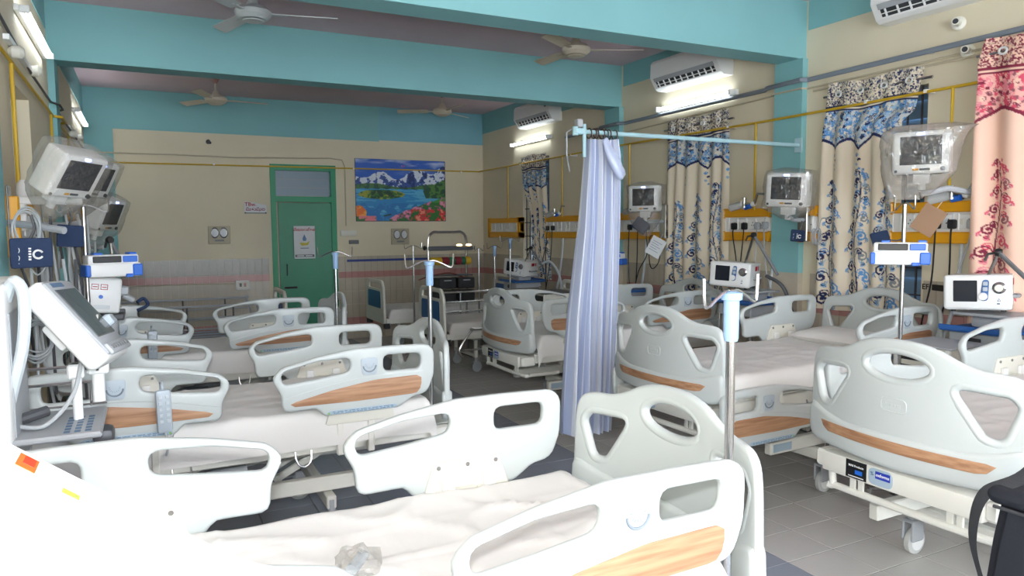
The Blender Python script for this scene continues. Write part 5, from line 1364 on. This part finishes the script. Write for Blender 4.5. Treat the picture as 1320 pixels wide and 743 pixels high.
# ------------------------------------------------------------------ pictures and notices on the far wall
def make_picture():
    t = thing('landscape_picture', 'lake and snowy mountains poster on the far wall right of the door', 'picture', (3.60, YE-.009, 2.26))
    Wd, Hd = 1.46, .95; nw, nh = 220, 144
    yy, xx = np.mgrid[0:nh, 0:nw]; u = (xx+.5)/nw; v = (yy+.5)/nh   # v down
    def fb(u_, v_, s, seed):
        out = np.zeros_like(u_); 
        for o_, a in ((1, .5), (2, .28), (4, .15), (8, .08)):
            g = np.random.RandomState(seed+o_).rand(60*o_+4, 60*o_+4)
            x = (u_*s*o_) % (60*o_); y = (v_*s*o_) % (60*o_); xi = x.astype(int); yi = y.astype(int); fx = x-xi; fy = y-yi
            out += a*((g[yi, xi]*(1-fx)+g[yi, xi+1]*fx)*(1-fy)+(g[yi+1, xi]*(1-fx)+g[yi+1, xi+1]*fx)*fy)
        return out
    c = lambda *q: lin(q)
    n = fb(u, v*.7, 6, 1); n2 = fb(u, v*.7, 22, 2)
    img = np.empty((nh, nw, 3), np.float32)
    img[:] = c(40, 96, 196); m = n > .52+.5*v*0; cl = np.clip((fb(u, v*4, 4, 5)-.45)*4, 0, 1)[..., None]*np.clip((.26-v)*6, 0, 1)[..., None]
    img = img*(1-cl*.6)+c(210, 226, 240)*cl*.6
    ridge = .27-.16*np.clip((u-.45)/.5, 0, 1)**1.1+.06*np.sin(u*17)+.14*(fb(u, u*0+.3, 9, 9)-.5)
    mt = v > ridge; snow = (n2+.25*n > .60+(v-ridge)*.55)
    img[mt] = c(52, 84, 158); img[mt & snow] = c(214, 224, 238); img[mt & ~snow & (n2 < .40)] = c(28, 52, 112)
    hl = v > .425-.03*np.sin(u*9)-.02*n; img[hl & (v < .49)] = c(40, 84, 62); img[hl & (v < .49) & (n2 > .5)] = c(66, 116, 66)
    lake = v > .475+.004*np.sin(u*60); img[lake] = c(46, 140, 200)
    lk = lake & (fb(u*.4, v*3, 14, 4) > .52); img[lk] = c(84, 176, 214); img[lake & (v > .7) & (n2 > .5)] = c(40, 122, 190)
    ht = v > .52-.22*np.clip((u-.72)/.28, 0, 1)**.8; r = (u > .72+.25*np.abs(v-.42)) & ht & (v < .62); img[r] = c(30, 78, 50); img[r & (n2 > .52)] = c(74, 128, 56)
    isl = ((u-.28)/.24)**2+((v-.565)/.075)**2 < .8+.5*n2; img[isl] = c(52, 110, 44); img[isl & (n2 > .5)] = c(150, 160, 52); img[isl & (n2 < .38)] = c(26, 66, 40)
    bank = v > .98-.36*np.clip((u-.38)/.6, 0, 1)**.8-.05*n2; bank &= u > .36; img[bank] = c(44, 112, 48); img[bank & (n2 > .52)] = c(190, 96, 140); img[bank & (n2 > .60)] = c(228, 150, 170)
    rb = bank & (v > .80) & (u > .6); img[rb & (n2 > .46)] = c(220, 60, 64); img[rb & (n2 > .6)] = c(240, 150, 120)
    gr = bank & (v < .69); img[gr & (n2 < .55)] = c(70, 150, 60)
    ob = ((u-.04)/.07)**2+((v-.86)/.11)**2 < .8+.6*n2; img[ob] = c(240, 120, 40); img[ob & (n2 > .55)] = c(250, 170, 80)
    lb = (v > .93-.03*n2) & (u < .22); img[lb] = c(60, 130, 52); img[lb & (n2 > .58)] = c(240, 130, 140)
    bt = (np.abs(v-(.90-.35*(u-.33))) < .012) & (u > .30) & (u < .38); img[bt] = c(40, 70, 60)
    bf = ((u-.515)/.02)**2+((v-.10)/.025)**2 < 1; img[bf & (n2 > .45)] = c(230, 90, 80)
    fr = (u < .008) | (u > .992) | (v < .010) | (v > .988); img[fr] = c(70, 56, 70)
    vs = np.stack([-Wd/2+Wd*xx/(nw-1), -.004+0*u, Hd/2-Hd*yy/(nh-1)], -1).reshape(-1, 3)
    idx = np.arange(nw*nh).reshape(nh, nw); f = np.stack([idx[:-1, :-1], idx[1:, :-1], idx[1:, 1:], idx[:-1, 1:]], -1).reshape(-1, 4)
    me = bpy.data.meshes.new('picture_print'); me.from_pydata(vs.tolist(), [], f.tolist()); ca = me.color_attributes.new('print', 'FLOAT_COLOR', 'POINT')
    ca.data.foreach_set('color', np.concatenate([img, np.ones((nh, nw, 1), np.float32)], -1).astype(np.float32).ravel()); me.materials.append(M_poster)
    o = bpy.data.objects.new('picture_print', me); COL.objects.link(o); o.parent = t
    MB().box(-Wd/2, Wd/2, -.0035, .0, -Hd/2, Hd/2).build('backing_sheet', M_paper, t)
make_picture()
FR = Matrix(((1, 0, 0, 0), (0, 0, -1, 0), (0, 1, 0, 0), (0, 0, 0, 1)))
def fmat(x, y, z, rz=0): return Matrix.Translation((x, y, z)) @ FR @ Matrix.Rotation(rz, 4, 'Z')
t = thing('wall_notice', 'white sign with slanting top and red lettering left of the green door', 'sign', (1.43, YE-.002, 1.985))
MB().prism([(-.15, -.085), (.15, -.085), (.15, .035), (-.03, .072), (-.15, .085)], 0, .004, M=FR).build('board', M_paper, t)
text_mesh('sign_text', 'TBw.', .075, fmat(-.065, -.005, .043), M_red, t)
text_mesh('sign_text', 'పురుషుల', .07, fmat(0, -.005, -.022), mat('purple_red_ink', (150, 44, 84), .6), t)
MB().box(-.15, .15, -.0055, -.003, -.085, -.072).build('green_border', mat('dull_green_ink', (96, 122, 112), .6), t)
for x in (-.14, .14): MB().cyl((x, -.004, -.075), (x, -.008, -.075), .01, 8).build('screw', M_dark, t)
t = thing('door_notice', 'white paper notice with red heading and a blue drop, on the green door', 'sign', (2.10, YE-.004, 1.48), (0, 0, -.10))
MB().box(-.15, .15, -.002, .0, -.24, .24).build('paper', M_paper, t)
text_mesh('notice_text', 'చేతులశుభ్రత', .055, fmat(0, -.0035, .185), M_red, t)
MB().prism(rpoly([(0, .12, .0), (.03, .05, .02), (.02, .02, .02), (-.02, .02, .02), (-.03, .05, .02)], 4), 0, .0015, M=Matrix.Translation((0, -.002, 0)) @ FR).build('blue_drop', M_navy2, t)
MB().prism(rpoly([(-.075, .0, .01), (.03, -.01, .02), (.08, .03, .01), (.05, -.04, .02), (-.04, -.05, .02)], 4), 0, .0015, M=Matrix.Translation((0, -.002, 0)) @ FR).build('yellow_hands', mat('olive_yellow_ink', (186, 176, 60), .6), t)
MB().box(-.06, .06, -.003, -.002, -.092, -.080).build('small_print', M_lines, t)
MB().box(-.135, .135, -.0035, -.002, -.215, -.18).build('dark_band', M_dgrey, t)
MB().box(-.11, -.01, -.0045, -.0035, -.205, -.190).box(.01, .11, -.0045, -.0035, -.205, -.190).build('band_print', M_paper, t)['kind'] = 'stuff'
M_plq = mat('beige_plate_plastic', (176, 166, 140), .5)
def plaque(label, x, z):
    t = thing('gauge_plate', label, 'plate', (x, YE, z), group='twin gauge plates')
    MB().rbox(-.145, .145, -.02, 0, -.125, .125, .006, 1).build('board', M_plq, t)
    for s in (-1, 1):
        MB().lathe([(.055, 0), (.056, .01), (.045, .018), (.0, .018)], 20, M=T(s*.058, -.02, .03, PI/2, 0, 0) @ Matrix.Diagonal((1, 1.35, 1, 1))).build('gauge_rim', M_steel, t)
        MB().lathe([(.043, .0185), (.0, .020)], 20, M=T(s*.058, -.02, .03, PI/2, 0, 0) @ Matrix.Diagonal((1, 1.35, 1, 1))).build('gauge_face', M_paper, t)
    MB().box(-.06, .06, -.024, -.02, -.09, -.065).build('lettering_strip', M_hosed, t)
plaque('square plate with two oval gauges on the far wall left of the door', .935, 1.60)
plaque('square plate with two oval gauges below the landscape picture', 3.565, 1.55)
def sbox(label, x, z, w, h, n=0, m=M_whitep):
    t = thing('switch_box', label, 'switch', (x, YE, z))
    MB().rbox(-w/2, w/2, -.035, 0, -h/2, h/2, .008, 2).build('box', m, t)
    if n:
        MB().rbox(-w/2+.025, w/2-.025, -.038, -.034, -h/2+.02, h/2-.02, .003, 1).build('face_plate', M_abs2, t)
        for k in range(n): MB().rbox(-.045+k*.06, -.015+k*.06, -.044, -.037, -.02, .03, .003, 1).build('rocker', M_dgrey if k == 0 else M_pink, t)
sbox('white socket box low on the far wall left of the door', 1.22, .885, .19, .14, 2)
sbox('cream switch box under the conduit on the far wall right of the door', 2.75, 1.61, .24, .085, 0, M_abs2)
sbox('small grey switch plate under the cream switch box', 2.83, 1.475, .15, .06, 0, M_hosed)
t = thing('wall_mark', 'black taped letters on the right wall beside the window', 'marking', (XR-.0105, 3.22, 1.215))
text_mesh('black_letters', 'EF', .055, Matrix.Translation((-.001, .06, 0)) @ Matrix(((0, 0, -1, 0), (-1, 0, 0, 0), (0, 1, 0, 0), (0, 0, 0, 1))), M_wallmark, t)
MB().prism([(-.08, -.02), (.0, -.024), (.02, .0), (.0, .02), (-.08, .022)], 0, .002, M=Matrix.Translation((-.002, -.07, 0)) @ Matrix(((0, 0, -1, 0), (-1, 0, 0, 0), (0, 1, 0, 0), (0, 0, 0, 1)))).build('black_patch', M_wallmark, t)

# ------------------------------------------------------------------ foreground: white machine, bag, plastic wrapper
t = thing('white_machine', 'bright white sloping machine top with an orange sticker, in the lower left corner', 'machine', (0, 0, 0))
prof = [(-.62, 1.79), (-.16, 1.418), (.085, 1.225), (.105, 1.212), (.165, 1.186), (.20, 1.162), (.215, 1.12), (.215, .10), (-.62, .10)]
n_ = len(prof); mb = MB(); y0_, y1_ = .70, 1.0
bm = bmesh.new(); v0 = [bm.verts.new((x, y0_, z)) for x, z in prof]; v1 = [bm.verts.new((x, y1_, z)) for x, z in prof]
bm.faces.new(v0); bm.faces.new(v1[::-1])
for i in range(n_): bm.faces.new((v0[i], v0[(i+1) % n_], v1[(i+1) % n_], v1[i]))
bmesh.ops.recalc_face_normals(bm, faces=bm.faces); bmesh.ops.bevel(bm, geom=list(bm.edges), offset=.012, segments=3, affect='EDGES'); bm.verts.index_update()
mb.add([v.co.copy() for v in bm.verts], [[v.index for v in f.verts] for f in bm.faces]); bm.free()
mb.build('casing', mat('glossy_white_casing', (238, 238, 236), .3), t)
def slope(d, y): # point on the sloping top d metres down from the upper point (-.16, 1.418)
    k = (1.225-1.418)/(.085+.16); L_ = math.hypot(1, k); return Vector((-.16+d/L_, y, 1.418+k*d/L_))
nrm = Vector((.193, 0, .245)).normalized()
def sticker(name, d0, d1, ya, yb, m, h):
    q = [slope(d0, ya), slope(d1, ya), slope(d1, yb), slope(d0, yb)]
    MB().add([p+nrm*h for p in q]+[p for p in q], [(0, 1, 2, 3), (0, 1, 5, 4), (1, 2, 6, 5), (2, 3, 7, 6), (3, 0, 4, 7)]).build(name, m, t)
sticker('orange_sticker', .030, .052, .93, .975, M_orange, .0008); sticker('red_square', .036, .049, .945, .972, M_orange2, .0012)
for i in range(3):
    for j in range(2): sticker('grey_key', .062+.014*i, .068+.014*i, .945+.016*j, .951+.016*j, M_dial, .0008)
sticker('yellow_sticker', .085, .105, .915, .93, M_ysticker, .0008); sticker('yellow_sticker_mark', .099, .103, .918, .924, M_green, .0012)
for x in (-.55, .15):
    for y in (.76, .94): MB().lathe([(.01, -.02), (.048, -.02), (.05, 0), (.048, .02), (.01, .02)], 14, M=T(x, y, .05, PI/2, 0, 0)).cyl((x, y, .05), (x, y, .11), .012, 8).build('castor', M_dark, t)

t = thing('shoulder_bag', 'black nylon bag with grey webbing strap hung on the near right footboard', 'bag', (2.52, 1.235, 0))
def bagfn(s): return s
b = MB(); bm = bmesh.new(); bmesh.ops.create_cube(bm, size=1)
for v in bm.verts:
    tp = v.co.z > 0
    v.co = (v.co.x*(.13 if tp else .17), v.co.y*(.22 if tp else .30), .60+v.co.z*.36)
bmesh.ops.bevel(bm, geom=list(bm.edges), offset=.045, segments=3, affect='EDGES'); bmesh.ops.subdivide_edges(bm, edges=bm.edges, cuts=1, use_grid_fill=True)
for v in bm.verts: v.co += Vector((1, 1, 1))*.010*mnoise.noise(v.co*9)
bm.verts.index_update(); b.add([v.co.copy() for v in bm.verts], [[v.index for v in f.verts] for f in bm.faces]); bm.free()
b.build('body', M_bag, t, 60)
MB().rbox(-.085, .085, -.14, .14, .74, .80, .03, 3).build('flap', M_bag, t)
MB().tube([(-.075, -.11, .735), (-.078, .11, .735)], .006, 6).build('zip', M_strap, t)
def ribbon(pts, wv, th=.002):
    P = spline(pts, 8); mb = MB(); vs = []; w = Vector(wv)
    for p in P: vs += [p-w, p+w]
    fs = [(2*i, 2*i+1, 2*i+3, 2*i+2) for i in range(len(P)-1)]
    nv = len(vs); off = Vector((th, th, 0)); vs += [v+off for v in vs]
    fs += [(nv+2*i, nv+2*i+2, nv+2*i+3, nv+2*i+1) for i in range(len(P)-1)]
    for i in range(len(P)-1): fs += [(2*i, 2*i+2, nv+2*i+2, nv+2*i), (2*i+1, nv+2*i+1, nv+2*i+3, 2*i+3)]
    return mb.add(vs, fs)
ribbon([(.20, -.02, 1.10), (.16, .02, .98), (.0, .06, .84), (-.07, .145, .76), (-.09, .165, .62), (-.10, .13, .50), (-.14, .05, .40), (-.15, -.06, .34)], (.014, .022, .008)).build('strap', M_strap, t)
ribbon([(.20, -.02, 1.10), (.27, -.02, 1.09), (.30, -.02, 1.02), (.29, -.03, .9), (.16, -.05, .84), (.06, -.08, .80)], (0, .02, .0)).build('strap_loop', M_strap, t)

t = thing('plastic_wrapper', 'crumpled clear plastic wrapper with a pale blue cap, lying on the nearest sheet', 'wrapper', (.475, 1.86, .762))
mb = MB(); N = 16; vs = []; fs = []
for i in range(N+1):
    ph = PI*i/N
    for q in range(22):
        th = 2*PI*q/22; d = 1+.35*mnoise.noise(Vector((math.cos(th)*2, math.sin(th)*2, ph*2)))
        vs.append((.058*d*math.sin(ph)*math.cos(th), .075*d*math.sin(ph)*math.sin(th), max(-.012, .038*d*math.cos(ph))))
for i in range(N):
    for q in range(22): fs.append((i*22+q, i*22+(q+1) % 22, (i+1)*22+(q+1) % 22, (i+1)*22+q))
mb.add(vs, fs).build('film', M_film, t, 20)
MB().tube([(-.03, -.04, .002), (.02, .03, .006)], .016, 10).build('blue_cap', M_dial, t)
o = MB().tube(spline([(.27, 2.44, .66), (.31, 2.46, .60), (.35, 2.47, .50), (.36, 2.46, .38), (.30, 2.44, .28)], 6), .011, 8).build('power_cord', M_cableb); attach(o, beds[0])
